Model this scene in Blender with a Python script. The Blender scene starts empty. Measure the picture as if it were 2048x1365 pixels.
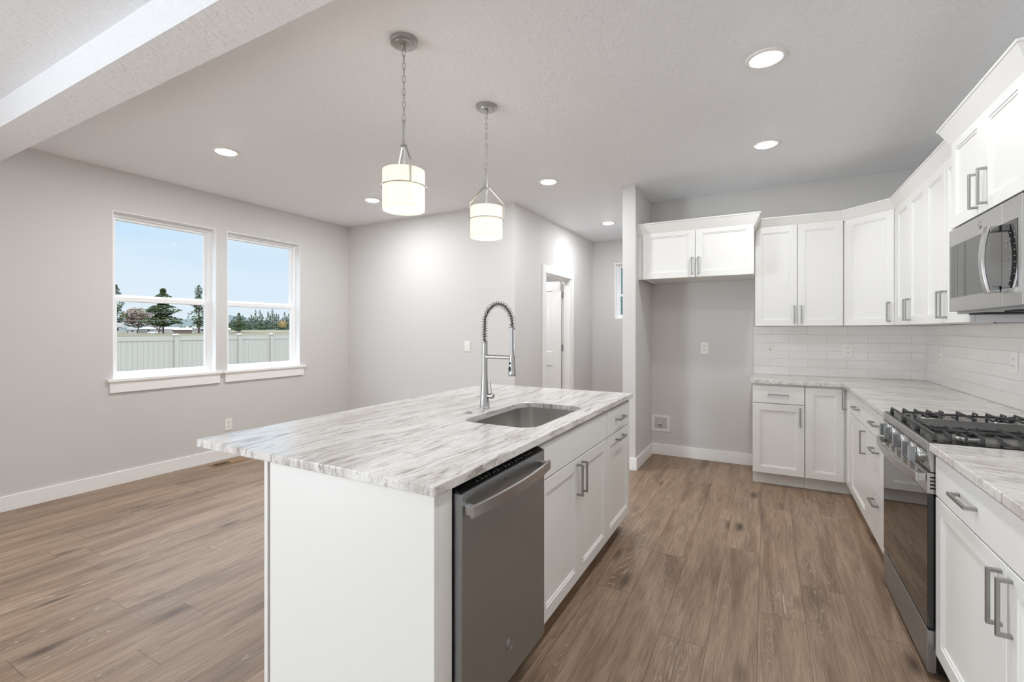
import bpy, bmesh, math, random
from mathutils import Vector, Matrix, noise
from mathutils.geometry import tessellate_polygon
random.seed(7)
S = bpy.context.scene
COL = S.collection
PI = math.pi

# ---------------------------------------------------------------- camera, world, lights
F_PX, CAM_H, YAW = 935.6, 1.345, math.atan2(508, 935.6)
cd = bpy.data.cameras.new('camera'); cam = bpy.data.objects.new('camera', cd); COL.objects.link(cam)
cd.sensor_fit = 'HORIZONTAL'; cd.sensor_width = 36.0; cd.lens = F_PX / 2048 * 36
cd.shift_y = -(682.5 - 661) / 2048
cd.clip_start = 0.02; cd.clip_end = 2000
cam.location = (0, 0, CAM_H); cam.rotation_euler = (PI / 2, 0, YAW)
S.camera = cam
S.view_settings.view_transform = 'Standard'; S.view_settings.look = 'None'
S.view_settings.gamma = 1; S.view_settings.use_curve_mapping = False
S.view_settings.exposure = 1.16
S.cycles.max_bounces = 12; S.cycles.diffuse_bounces = 10; S.cycles.glossy_bounces = 5
S.cycles.transmission_bounces = 6; S.cycles.transparent_max_bounces = 12
S.cycles.sample_clamp_indirect = 6
S.cycles.caustics_reflective = False; S.cycles.caustics_refractive = False

W = bpy.data.worlds.new('sky'); S.world = W; W.use_nodes = True
nt = W.node_tree; nt.nodes.clear()
out = nt.nodes.new('ShaderNodeOutputWorld'); bg = nt.nodes.new('ShaderNodeBackground')
tc = nt.nodes.new('ShaderNodeTexCoord'); sp = nt.nodes.new('ShaderNodeSeparateXYZ'); rp = nt.nodes.new('ShaderNodeValToRGB')
nt.links.new(tc.outputs['Generated'], sp.inputs[0]); nt.links.new(sp.outputs['Z'], rp.inputs[0])
e = rp.color_ramp.elements
e[0].position = 0.0; e[0].color = (0.74, 0.86, 0.97, 1)
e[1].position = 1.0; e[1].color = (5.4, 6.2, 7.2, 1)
q = e.new(0.10); q.color = (0.71, 0.86, 0.98, 1)
q = e.new(0.22); q.color = (0.52, 0.76, 0.99, 1)
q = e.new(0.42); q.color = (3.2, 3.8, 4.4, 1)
nz = nt.nodes.new('ShaderNodeTexNoise'); nz.inputs['Scale'].default_value = 3.0; nz.inputs['Detail'].default_value = 5
mp = nt.nodes.new('ShaderNodeMapping'); mp.inputs['Scale'].default_value = (1, 1, 6)
nt.links.new(tc.outputs['Generated'], mp.inputs[0]); nt.links.new(mp.outputs[0], nz.inputs[0])
cr = nt.nodes.new('ShaderNodeValToRGB'); cr.color_ramp.elements[0].position = .45; cr.color_ramp.elements[1].position = .8
cr.color_ramp.elements[1].color = (.55, .55, .55, 1)
nt.links.new(nz.outputs[0], cr.inputs[0])
mx = nt.nodes.new('ShaderNodeMixRGB'); mx.inputs[2].default_value = (0.88, 0.93, 0.98, 1)
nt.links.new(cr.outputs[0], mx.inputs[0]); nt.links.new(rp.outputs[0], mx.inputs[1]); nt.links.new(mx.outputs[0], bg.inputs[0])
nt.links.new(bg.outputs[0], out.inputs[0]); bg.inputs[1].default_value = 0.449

def light(name, kind, loc, rot, energy, color=(1, 1, 1), **kw):
    d = bpy.data.lights.new(name, kind); d.energy = energy; d.color = color
    for k, v in kw.items(): setattr(d, k, v)
    o = bpy.data.objects.new(name, d); COL.objects.link(o); o.location = loc; o.rotation_euler = rot
    return o
DAY = (0.84, 0.93, 1.0); WARM = (0.94, 0.97, 1.0)
light('sun', 'SUN', (0, 0, 20), (math.radians(50), 0, math.radians(60)), 0.3, (1, .96, .9), angle=math.radians(3))
# fill lights added behind the camera, in openings added to suit them
light('rear_fill_light', 'AREA', (-1.9, -10.93, 1.30), (PI / 2, 0, 0), 26, (.93, .97, 1), shape='RECTANGLE', size=5.2, size_y=2.0)
light('left_fill_light', 'AREA', (-4.9, -2.9, 1.1), (PI / 2, 0, -PI / 2), 135, DAY, shape='RECTANGLE', size=2.3, size_y=2.0)
# sky portals of the two dining windows
for yc in (2.337, 3.315):
    p = light('window_portal', 'AREA', (-5.08, yc, 1.65), (PI / 2, 0, -PI / 2), 1, shape='RECTANGLE', size=.8, size_y=1.4)
    p.data.cycles.is_portal = True
# unseen ceiling lights added to brighten the bathroom and the main room
light('added_bathroom_light', 'AREA', (-3.2, 5.6, 2.70), (0, 0, 0), 9, WARM, shape='DISK', size=.3)
for x, y in ((0.0, 1.47), (0.0, .2), (-1.8, -.9), (-3.7, -.9), (-1.8, -3.0), (-3.7, -3.0), (0, -3.0)):
    light('added_ceiling_light', 'AREA', (x, y, 2.72), (0, 0, 0), (6.0 if y > 1 else .8) if x > -1 else .4, WARM, shape='DISK', size=.15)

# ---------------------------------------------------------------- helpers
class MB:
    def __init__(s, tf=None): s.v = []; s.f = []; s.tf = tf
    def add(s, vs, fs):
        n = len(s.v); s.v += [tuple(s.tf(*v)) if s.tf else tuple(v) for v in vs]
        s.f += [[i + n for i in f] for f in fs]; return s
    def box(s, x0, x1, y0, y1, z0, z1):
        return s.add([(x0, y0, z0), (x1, y0, z0), (x1, y1, z0), (x0, y1, z0), (x0, y0, z1), (x1, y0, z1), (x1, y1, z1), (x0, y1, z1)],
                     [(0, 3, 2, 1), (4, 5, 6, 7), (0, 1, 5, 4), (1, 2, 6, 5), (2, 3, 7, 6), (3, 0, 4, 7)])
    def lathe(s, c, prof, n=32, axis='z', cap=True):
        vs = []; fs = []
        for r, h in prof:
            for i in range(n):
                a = 2 * PI * i / n; u, w = r * math.cos(a), r * math.sin(a)
                vs.append({'z': (c[0] + u, c[1] + w, c[2] + h), 'y': (c[0] + u, c[1] + h, c[2] + w), 'x': (c[0] + h, c[1] + u, c[2] + w)}[axis])
        for j in range(len(prof) - 1):
            for i in range(n):
                k = (i + 1) % n; fs.append((j * n + i, j * n + k, (j + 1) * n + k, (j + 1) * n + i))
        if cap: fs.append(tuple(range(n))[::-1]); fs.append(tuple(range((len(prof) - 1) * n, len(prof) * n)))
        return s.add(vs, fs)
    def tube(s, pts, r, n=10, closed=False):
        P = [Vector(p) for p in pts]; m = len(P); vs = []; fs = []
        T = [((P[(i + 1) % m] - P[i - 1]) if closed else (P[min(i + 1, m - 1)] - P[max(i - 1, 0)])).normalized() for i in range(m)]
        up = Vector((0, 0, 1)) if abs(T[0].z) < .9 else Vector((1, 0, 0))
        N = (up - T[0] * up.dot(T[0])).normalized()
        for i in range(m):
            N = (N - T[i] * N.dot(T[i])).normalized(); B = T[i].cross(N)
            rr = r[i] if isinstance(r, (list, tuple)) else r
            for k in range(n):
                a = 2 * PI * k / n + PI / n; vs.append(P[i] + N * rr * math.cos(a) + B * rr * math.sin(a))
        for j in range(m if closed else m - 1):
            for k in range(n):
                l = (k + 1) % n; j2 = (j + 1) % m
                fs.append((j * n + k, j * n + l, j2 * n + l, j2 * n + k))
        if not closed: fs.append(tuple(range(n))[::-1]); fs.append(tuple(range((m - 1) * n, m * n)))
        return s.add(vs, fs)
    def loft(s, a0, a1, z0, z1, prof, front=True, back=True):
        """nested rectangles on a vertical plane (a, b=outward, z): prof = (inset, b)"""
        vs = []; fs = []
        for i, b in prof: vs += [(a0 + i, b, z0 + i), (a1 - i, b, z0 + i), (a1 - i, b, z1 - i), (a0 + i, b, z1 - i)]
        for j in range(len(prof) - 1):
            for k in range(4):
                l = (k + 1) % 4; fs.append((j * 4 + k, j * 4 + l, j * 4 + 4 + l, j * 4 + 4 + k))
        if back: fs.append((3, 2, 1, 0))
        n = (len(prof) - 1) * 4
        if front: fs.append((n, n + 1, n + 2, n + 3))
        return s.add(vs, fs)
    def prism(s, outer, z0, z1, holes=()):
        loops = [outer] + list(holes); flat = [p for l in loops for p in l]; n = len(flat)
        tri = tessellate_polygon([[Vector((p[0], p[1], 0)) for p in l] for l in loops])
        vs = [(p[0], p[1], z0) for p in flat] + [(p[0], p[1], z1) for p in flat]
        fs = [tuple(t) for t in tri] + [tuple(i + n for i in t) for t in tri]
        o = 0
        for l in loops:
            m = len(l)
            for i in range(m): j = (i + 1) % m; fs.append((o + i, o + j, o + j + n, o + i + n))
            o += m
        return s.add(vs, fs)
    def sweep(s, path, prof, span=None):
        """profile (outward offset, z) swept along a 2D path (outward = left of travel), mitred"""
        P = [Vector(p) for p in path]; m = len(P); vs = []; fs = []; k = len(prof)
        for i in range(m):
            d0 = (P[i] - P[i - 1]).normalized() if i else None
            d1 = (P[i + 1] - P[i]).normalized() if i < m - 1 else None
            n0 = Vector((-d0.y, d0.x)) if d0 else None; n1 = Vector((-d1.y, d1.x)) if d1 else None
            if n0 is None: off = n1
            elif n1 is None: off = n0
            else: b = (n0 + n1).normalized(); off = b / max(.2, b.dot(n0))
            for o_, z in prof: q = P[i] + off * o_; vs.append((q.x, q.y, z))
        if span: vs = vs[span[0] * k:(span[1] + 1) * k]; m = span[1] - span[0] + 1
        for i in range(m - 1):
            for j in range(k):
                l = (j + 1) % k; fs.append((i * k + j, i * k + l, (i + 1) * k + l, (i + 1) * k + j))
        fs.append(tuple(range(k))[::-1]); fs.append(tuple(range((m - 1) * k, m * k)))
        return s.add(vs, fs)

def obj(name, mb, mat, parent=None, bevel=0, smooth=False, **props):
    me = bpy.data.meshes.new(name); me.from_pydata([tuple(v) for v in mb.v], [], mb.f)
    bm = bmesh.new(); bm.from_mesh(me); bmesh.ops.recalc_face_normals(bm, faces=bm.faces); bm.to_mesh(me); bm.free()
    me.materials.append(mat)
    o = bpy.data.objects.new(name, me); COL.objects.link(o)
    if parent is not None:
        o.parent = parent
        root = Vector((0, 0, 0)); p = parent
        while p is not None: root += p.location; p = p.parent
        me.transform(Matrix.Translation(-root))
    if smooth:
        me.polygons.foreach_set('use_smooth', [True] * len(me.polygons))
        me.set_sharp_from_angle(angle=math.radians(smooth if smooth is not True else 35))
    if bevel:
        b = o.modifiers.new('bevel', 'BEVEL'); b.width = bevel; b.segments = 2; b.limit_method = 'ANGLE'; b.angle_limit = math.radians(50); b.harden_normals = False
    for k, v in props.items(): o[k] = v
    return o
def thing(name, label, cat, loc, group=None):
    o = bpy.data.objects.new(name, None); COL.objects.link(o); o.location = loc; o.empty_display_size = .1
    o['label'] = label; o['category'] = cat
    if group: o['group'] = group
    return o
def tag(o, label, cat, group=None):
    o['label'] = label; o['category'] = cat
    if group: o['group'] = group
    return o
def struct(name, mb, mat, **k):
    o = obj(name, mb, mat, **k); o['kind'] = 'structure'; return o
def struct_root(name, loc):
    o = bpy.data.objects.new(name, None); COL.objects.link(o); o.location = loc; o['kind'] = 'structure'; return o
def dup(root, loc, label=None, rotz=None):
    r = root.copy(); COL.objects.link(r); r.location = loc
    if rotz is not None: r.rotation_euler = (0, 0, rotz)
    if label: r['label'] = label
    for ch in list(root.children):
        c = ch.copy(); COL.objects.link(c); c.parent = r
        for g in list(ch.children):
            d = g.copy(); COL.objects.link(d); d.parent = c
    return r

# ---------------------------------------------------------------- materials
def srgb(r, g, b):
    f = lambda c: (c / 12.92 if c <= .04045 else ((c + .055) / 1.055) ** 2.4)
    return (f(r / 255), f(g / 255), f(b / 255), 1)
class NT:
    def __init__(s, name):
        s.m = bpy.data.materials.new(name); s.m.use_nodes = True; s.t = s.m.node_tree; s.b = s.t.nodes['Principled BSDF']; s.out = s.t.nodes['Material Output']
    def n(s, kind, **kw):
        x = s.t.nodes.new('ShaderNode' + kind)
        for k, v in kw.items(): setattr(x, k, v)
        return x
    def link(s, a, b): s.t.links.new(a, b)
    def set(s, node, key, v):
        i = node.inputs[key]
        if hasattr(v, 'links') or hasattr(v, 'is_output'): s.link(v, i)
        else: i.default_value = v
    def math(s, op, a, b=0.0, c=None):
        x = s.n('Math', operation=op); s.set(x, 0, a); s.set(x, 1, b)
        if c is not None: s.set(x, 2, c)
        return x.outputs[0]
    def coord(s, kind='Object'): return s.n('TexCoord').outputs[kind]
    def mapping(s, vec, scale=(1, 1, 1), rot=(0, 0, 0), loc=(0, 0, 0)):
        x = s.n('Mapping'); s.link(vec, x.inputs[0]); x.inputs['Scale'].default_value = scale; x.inputs['Rotation'].default_value = rot; x.inputs['Location'].default_value = loc
        return x.outputs[0]
    def noise(s, vec, scale, detail=4, rough=.5, dist=0, lac=2):
        x = s.n('TexNoise'); s.link(vec, x.inputs['Vector']); x.inputs['Scale'].default_value = scale; x.inputs['Detail'].default_value = detail
        x.inputs['Roughness'].default_value = rough; x.inputs['Distortion'].default_value = dist; return x.outputs[0]
    def ramp(s, fac, stops, interp='LINEAR'):
        x = s.n('ValToRGB'); s.link(fac, x.inputs[0]); r = x.color_ramp; r.interpolation = interp
        r.elements[0].position = stops[0][0]; r.elements[0].color = stops[0][1]
        r.elements[1].position = stops[-1][0]; r.elements[1].color = stops[-1][1]
        for p, c in stops[1:-1]: q = r.elements.new(p); q.color = c
        return x.outputs[0]
    def mix(s, fac, a, b, mode='MIX'):
        x = s.n('MixRGB', blend_type=mode); s.set(x, 0, fac); s.set(x, 1, a); s.set(x, 2, b); return x.outputs[0]
    def bump(s, h, strength=.2, dist=.01, normal=None):
        x = s.n('Bump'); x.inputs['Strength'].default_value = strength; x.inputs['Distance'].default_value = dist; s.link(h, x.inputs['Height'])
        if normal: s.link(normal, x.inputs['Normal'])
        s.link(x.outputs[0], s.b.inputs['Normal']); return x.outputs[0]
    def p(s, **kw):
        for k, v in kw.items(): s.set(s.b, k.replace('_', ' '), v)
        return s
def simple(name, col, rough=.5, metal=0, spec=.5, coat=0, wear=0.03):
    t = NT(name); n = t.noise(t.coord(), 9, 2)
    c = t.mix(t.math('MULTIPLY', n, wear), col, tuple(min(1, v * 1.12) for v in col[:3]) + (1,))
    t.p(Base_Color=c, Roughness=rough, Metallic=metal, Specular_IOR_Level=spec, Coat_Weight=coat); return t.m
BLK = (0, 0, 0, 1); WHT = (1, 1, 1, 1)
def g(v): return (v, v, v, 1)
def mat_paint(name, col, scale, strength, dist, flat=False):
    t = NT(name); c = t.coord()
    if flat:
        c2 = t.mapping(c, rot=(0, 0, .6), scale=(1, .55, 1))
        h = t.ramp(t.noise(c2, scale, 5, .55, .6), [(.42, BLK), (.58, WHT)])
    else: h = t.noise(c, scale, 3, .6)
    t.bump(h, strength, dist); t.p(Base_Color=t.mix(t.math('MULTIPLY', t.noise(c, 1.3, 2), .06), col, g(.45)), Roughness=.75 if not flat else .55, Specular_IOR_Level=.3); return t.m
M = {}
M['wall'] = mat_paint('greige_wall_paint', srgb(211, 209, 207), 160, .25, .002)
M['ceiling'] = mat_paint('knockdown_ceiling_paint', srgb(240, 242, 245), 34, .36, .004, True)
M['trim'] = simple('white_trim_paint', srgb(243, 242, 240), .35)
M['cab'] = simple('white_cabinet_paint', srgb(227, 226, 223), .30)
M['recess_shade'] = simple('valve_recess_shade', srgb(200, 197, 193), .5)  # grey paints in the shade inside the white valve box
M['plate'] = simple('white_plastic', srgb(236, 234, 230), .3)
M['vinyl'] = simple('white_vinyl', srgb(240, 240, 240), .35)
M['dark'] = simple('dark_void', srgb(22, 20, 19), .6)
M['blackgloss'] = simple('black_gloss', srgb(14, 14, 15), .08, spec=.6)
M['blackglass'] = simple('black_glass', srgb(12, 12, 13), .03, spec=.85, coat=.12)
M['iron'] = simple('cast_iron', srgb(62, 61, 60), .55, wear=.3)
M['enamel'] = simple('black_enamel', srgb(20, 20, 20), .18, spec=.6)
M['tanwood'] = simple('tan_vent_metal', srgb(150, 118, 82), .4)
M['mark'] = simple('pale_print', srgb(150, 150, 148), .5)
def mat_steel(name, v, rough, axis, strength=.05, tint=(1, .985, .965)):
    t = NT(name); s = [260, 260, 260]; s[axis] = 3
    h = t.noise(t.mapping(t.coord(), scale=tuple(s)), 1, 2)
    t.bump(h, strength, .0006)
    t.p(Base_Color=t.mix(h, (v * tint[0] * .93, v * tint[1] * .93, v * tint[2] * .93, 1), (v * tint[0], v * tint[1], v * tint[2], 1)), Metallic=1.0, Roughness=t.math('MULTIPLY_ADD', h, .1, rough - .05)); return t.m
M['steel'] = mat_steel('brushed_steel', .55, .3, 1)
M['steel_dark'] = mat_steel('slate_steel', .44, .36, 1, tint=(.95, 1, 1.04))
M['steel_sink'] = mat_steel('sink_steel', .66, .24, 2, .004, tint=(1, .97, .94))
M['hose'] = simple('dark_hose', srgb(72, 70, 68), .35)
M['chrome'] = mat_steel('satin_chrome', .50, .20, 2, .02)
M['nickel'] = mat_steel('brushed_nickel', .48, .30, 2, .04)
M['pull'] = mat_steel('pull_nickel', .40, .34, 2, .03)

def mat_granite(name, rot, seed=0, soft=False):
    t = NT(name); c = t.coord()
    c = t.mapping(c, rot=(0, 0, rot), loc=(seed, seed, 0))
    warp = t.noise(t.mapping(c, scale=(1.1, .55, 1.1)), 2.0, 3, .5)
    x = t.n('SeparateXYZ'); t.link(c, x.inputs[0])
    xx = t.math('ADD', x.outputs['X'], t.math('MULTIPLY', t.math('SUBTRACT', warp, .5), .24))
    cb = t.n('CombineXYZ'); t.link(xx, cb.inputs[0]); t.link(x.outputs['Y'], cb.inputs[1]); t.link(x.outputs['Z'], cb.inputs[2])
    v = cb.outputs[0]
    if soft: v = t.mapping(v, scale=(.8, 1.7, 1))
    n1 = t.noise(t.mapping(v, scale=(14, 1.5, 4)), 1, 7, .68)
    n2 = t.noise(t.mapping(v, scale=(42, 3.4, 9)), 1, 9, .74)
    n3 = t.noise(t.mapping(v, scale=(5, .8, 2)), 1, 4, .6)
    base = t.ramp(n1, [(.30, srgb(170, 163, 158)), (.40, srgb(205, 200, 196)), (.50, srgb(222, 219, 216)), (.62, srgb(228, 226, 223)), (.74, srgb(208, 203, 198))])
    veins = t.ramp(n2, [(.32, srgb(130, 121, 115)), (.41, srgb(190, 184, 178)), (.47, WHT)])
    k = t.ramp(n3, [(.36, g(.95)), (.60, g(.30))])
    col = t.mix(k, base, veins, 'MULTIPLY')
    fine = t.ramp(t.noise(t.mapping(v, scale=(95, 7, 24)), 1, 4, .6), [(.34, srgb(176, 168, 162)), (.46, WHT)])
    col = t.mix(.75, col, fine, 'MULTIPLY')
    fl = t.ramp(t.noise(t.mapping(v, scale=(48, 7, 14)), 1, 3, .6), [(.68, BLK), (.76, g(.7))])
    col = t.mix(fl, col, srgb(132, 114, 104))
    warm = t.ramp(n3, [(.54, BLK), (.74, g(.5))])
    col = t.mix(warm, col, srgb(176, 160, 148))
    n4 = t.noise(t.mapping(v, scale=(13, 1.1, 4)), 1.3, 5, .6)
    thin = t.ramp(t.math('ABSOLUTE', t.math('SUBTRACT', n4, .5)), [(0.0, g(.85)), (.012, BLK)])
    msk = t.ramp(t.noise(t.mapping(v, scale=(4, 1.6, 4)), 1.7, 2), [(.48, BLK), (.62, WHT)])
    col = t.mix(t.math('MULTIPLY', thin, msk), col, srgb(118, 104, 96))
    spk = t.ramp(t.noise(v, 160, 4, .7), [(.36, g(.82)), (.52, WHT)])
    col = t.mix(1.0, col, spk, 'MULTIPLY')
    if soft: col = t.mix(.25, col, srgb(182, 174, 166))
    t.p(Base_Color=col, Roughness=t.math('MULTIPLY_ADD', n2, .15, .12), Specular_IOR_Level=.5)
    t.bump(n2, .05, .002); return t.m
M['granite'] = mat_granite('veined_granite', math.radians(2))
M['granite2'] = mat_granite('veined_granite_crosscut', math.radians(113), 3.3, True)

def mat_tile(name, axis, off):
    t = NT(name); s = t.n('SeparateXYZ'); t.link(t.coord('Object'), s.inputs[0])
    cb = t.n('CombineXYZ'); t.set(cb, 0, t.math('ADD', s.outputs[axis], off)); t.set(cb, 1, t.math('ADD', s.outputs['Z'], -.9175 + .0773 * 20))
    br = t.n('TexBrick'); t.link(cb.outputs[0], br.inputs[0]); br.offset = .5; br.offset_frequency = 2
    for k, v in {'Scale': 1, 'Mortar Size': .0014, 'Mortar Smooth': .25, 'Bias': 0, 'Brick Width': .3045, 'Row Height': .0773}.items(): br.inputs[k].default_value = v
    br.inputs['Color1'].default_value = srgb(230, 228, 225); br.inputs['Color2'].default_value = srgb(234, 233, 230); br.inputs['Mortar'].default_value = srgb(198, 195, 191)
    inv = t.math('SUBTRACT', 1, br.outputs['Fac'])
    wob = t.noise(t.coord(), 14, 3, .5)
    t.bump(t.math('MULTIPLY_ADD', wob, .55, inv), .35, .003)
    t.p(Base_Color=br.outputs['Color'], Roughness=t.math('MULTIPLY_ADD', br.outputs['Fac'], .6, .12)); return t.m
M['tile'] = mat_tile('subway_tile_back', 'X', .2625 + .3045 * 40)
M['tile2'] = mat_tile('subway_tile_side', 'Y', .31 + .3045 * 40)

def mat_floor():
    t = NT('oak_vinyl_plank'); s = t.n('SeparateXYZ'); t.link(t.coord('Object'), s.inputs[0])
    PW, PL = .1915, 1.50
    rx = t.math('DIVIDE', t.math('ADD', s.outputs['X'], -.16 + PW * 60), PW); row = t.math('FLOOR', rx)
    wn = t.n('TexWhiteNoise', noise_dimensions='1D'); t.link(row, wn.inputs['W'])
    ry = t.math('ADD', t.math('DIVIDE', t.math('ADD', s.outputs['Y'], 30), PL), wn.outputs['Value']); colm = t.math('FLOOR', ry)
    cb = t.n('CombineXYZ'); t.link(row, cb.inputs[0]); t.link(colm, cb.inputs[1])
    w2 = t.n('TexWhiteNoise', noise_dimensions='2D'); t.link(cb.outputs[0], w2.inputs['Vector']); rnd = w2.outputs['Value']
    fx = t.math('FRACT', rx); fy = t.math('FRACT', ry)
    ex = t.math('MULTIPLY', t.math('MINIMUM', fx, t.math('SUBTRACT', 1, fx)), PW)
    ey = t.math('MULTIPLY', t.math('MINIMUM', fy, t.math('SUBTRACT', 1, fy)), PL)
    edge = t.math('LESS_THAN', t.math('MINIMUM', ex, ey), .0011)
    lv = t.n('CombineXYZ'); t.link(s.outputs['X'], lv.inputs[0]); t.link(s.outputs['Y'], lv.inputs[1]); t.link(t.math('MULTIPLY', rnd, 37), lv.inputs[2])
    v = lv.outputs[0]
    grain = t.noise(t.mapping(v, scale=(150, 6, 1)), 1, 6, .66)
    broad = t.noise(t.mapping(v, scale=(11, 1.0, 1)), 1, 5, .6, .5)
    big = t.noise(t.mapping(v, scale=(3.0, 1.0, 1)), 1, 2, .5)
    # cathedral rings: contour lines of a stretched noise field
    fld = t.noise(t.mapping(v, scale=(6.5, .80, 1)), 1, 2, .45, .35)
    ring = t.math('SINE', t.math('MULTIPLY', t.math('ADD', fld, t.math('MULTIPLY', grain, .010)), 300))
    ring = t.ramp(ring, [(.72, BLK), (.99, WHT)])
    where = t.math('MULTIPLY', t.ramp(t.noise(t.mapping(v, scale=(7, .7, 1)), 1.1, 2), [(.47, BLK), (.60, WHT)]), t.ramp(t.math('ABSOLUTE', t.math('SUBTRACT', fx, .5)), [(.18, WHT), (.42, BLK)]))
    ring = t.math('MULTIPLY', t.math('MULTIPLY', ring, where), t.ramp(grain, [(.35, BLK), (.55, WHT)]))
    base = t.ramp(broad, [(.28, srgb(110, 88, 70)), (.43, srgb(142, 118, 97)), (.58, srgb(164, 140, 118)), (.8, srgb(148, 124, 103))])
    tint = t.ramp(rnd, [(0, g(.91)), (.5, g(.98)), (1, g(1.06))])
    col = t.mix(1.0, base, tint, 'MULTIPLY')
    col = t.mix(t.ramp(grain, [(.36, g(.5)), (.56, BLK)]), col, srgb(92, 72, 58))
    col = t.mix(t.math('MULTIPLY', where, .55), col, t.mix(1.0, col, g(.72), 'MULTIPLY'))
    col = t.mix(t.math('MULTIPLY', ring, .50), col, srgb(204, 186, 166))
    vo = t.n('TexVoronoi'); t.link(t.mapping(v, scale=(5.2, 1.7, 1)), vo.inputs['Vector']); vo.inputs['Scale'].default_value = 1.0
    knot = t.ramp(vo.outputs['Distance'], [(.04, g(.85)), (.20, BLK)])
    col = t.mix(knot, col, srgb(64, 48, 38))
    col = t.mix(t.math('MULTIPLY', edge, .72), col, srgb(60, 46, 38))
    t.p(Base_Color=col, Roughness=t.math('MULTIPLY_ADD', grain, .18, .36), Specular_IOR_Level=.45)
    t.bump(t.math('SUBTRACT', grain, t.math('MULTIPLY', edge, 1.5)), .12, .0015); return t.m
M['floor'] = mat_floor()

def mat_glass():
    t = NT('window_glass'); tr = t.n('BsdfTransparent'); gl = t.n('BsdfGlossy'); gl.inputs['Roughness'].default_value = .02
    fr = t.n('Fresnel'); fr.inputs[0].default_value = 1.45; mx = t.n('MixShader'); tr.inputs[0].default_value = (.99, .99, .99, 1)
    t.link(t.math('MULTIPLY', fr.outputs[0], .012), mx.inputs[0]); t.link(tr.outputs[0], mx.inputs[1]); t.link(gl.outputs[0], mx.inputs[2]); t.link(mx.outputs[0], t.out.inputs[0]); return t.m
M['glass'] = mat_glass()
def mat_emit(name, col, strength):
    t = NT(name); t.p(Base_Color=WHT, Emission_Color=col, Emission_Strength=strength); return t.m
M['lens'] = mat_emit('lit_lens', (1, .99, .98, 1), 30.0)
M['bowl'] = mat_emit('lit_diffuser', (1, .93, .82, 1), .33)
def mat_shade():
    t = NT('pleated_lamp_shade'); s_ = t.n('SeparateXYZ'); t.link(t.coord(), s_.inputs[0])
    pl = t.math('SINE', t.math('MULTIPLY', t.math('ARCTAN2', s_.outputs['Y'], s_.outputs['X']), 90))
    c_ = t.ramp(t.math('MULTIPLY_ADD', pl, .5, .5), [(0.0, srgb(236, 222, 200)), (.55, srgb(250, 245, 235))])  # darker colour bands paint in the shading of the pleat folds
    t.p(Base_Color=c_, Roughness=.8, Emission_Color=c_, Emission_Strength=.12)
    tl = t.n('BsdfTranslucent'); t.link(c_, tl.inputs[0]); mx = t.n('MixShader'); mx.inputs[0].default_value = .22
    t.link(t.b.outputs[0], mx.inputs[1]); t.link(tl.outputs[0], mx.inputs[2]); t.link(mx.outputs[0], t.out.inputs[0]); return t.m
M['shade'] = mat_shade()
def mat_leaf(name, a, b, scale=1.2):
    t = NT(name); t.p(Base_Color=t.ramp(t.noise(t.coord(), scale, 3), [(.35, a), (.65, b)]), Roughness=.9, Specular_IOR_Level=.1); return t.m
M['pine'] = mat_leaf('pine_needles', srgb(48, 58, 38), srgb(80, 90, 60))
M['pine2'] = mat_leaf('blue_pine_needles', srgb(50, 64, 46), srgb(78, 90, 66))
M['twig'] = mat_leaf('bare_twigs', srgb(96, 80, 68), srgb(122, 104, 86), .5)
M['gold'] = mat_leaf('golden_leaves', srgb(150, 118, 62), srgb(186, 152, 92))
M['bark'] = mat_leaf('bark', srgb(80, 66, 56), srgb(110, 92, 78))
M['field'] = mat_leaf('dry_field', srgb(84, 78, 62), srgb(108, 100, 80), .02)
M['fence'] = simple('almond_vinyl_fence', srgb(166, 161, 151), .5)
M['roofw'] = simple('white_metal_roof', srgb(150, 147, 142), .5)
M['barnred'] = simple('weathered_red_siding', srgb(96, 80, 72), .8)
M['greysid'] = simple('grey_siding', srgb(112, 109, 104), .8)
M['hill'] = simple('hazy_hill', srgb(82, 90, 88), 1)
M['siding'] = simple('teal_lap_siding', srgb(112, 160, 156), .6)
M['tyre'] = simple('tyre', srgb(30, 30, 32), .7)
M['carwhite'] = simple('white_car_paint', srgb(238, 240, 242), .25)

# ---------------------------------------------------------------- room shell
CH = 2.74; LX = -4.96; RX = 1.21; BY = 5.22; DY = 4.50; HX = -2.41; HY = 7.10; RY = -11.0
W1 = (1.905, 2.77); W2 = (2.882, 3.752); WZ = (.915, 2.385)
struct('floor', MB().box(-5.1, 1.35, -11.14, 7.24, -.1, 0), M['floor'])
struct('ceiling', MB().box(-5.3, 1.5, -11.3, 7.4, CH, CH + .12), M['ceiling'])
def wall_with_holes(axis, p0, p1, a0, a1, holes, z0=0, z1=CH):
    """axis 'x': wall thick in x from p0 to p1, running a0..a1 in y"""
    mb = MB(); hs = sorted(holes); cur = a0
    bx = (lambda u0, u1, w0, w1: mb.box(p0, p1, u0, u1, w0, w1)) if axis == 'x' else (lambda u0, u1, w0, w1: mb.box(u0, u1, p0, p1, w0, w1))
    for h0, h1, hz0, hz1 in hs:
        if h0 > cur: bx(cur, h0, z0, z1)
        if hz0 > z0: bx(h0, h1, z0, hz0)
        if hz1 < z1: bx(h0, h1, hz1, z1)
        cur = h1
    if cur < a1: bx(cur, a1, z0, z1)
    return mb
struct('wall_left', wall_with_holes('x', LX - .14, LX, RY - .14, HY + .14, [(W1[0], W1[1]) + WZ, (W2[0], W2[1]) + WZ, (-4.05, -1.75, 0.0, 2.1)]), M['wall'])
struct('wall_right', MB().box(RX, RX + .14, RY - .14, HY + .14, 0, CH), M['wall'])
struct('wall_rear', wall_with_holes('y', RY - .14, RY, LX, RX, [(-4.6, .8, .25, 2.35)]), M['wall'])
struct('wall_dining', MB().box(LX, HX, DY, DY + .12, 0, CH), M['wall'])
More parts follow.
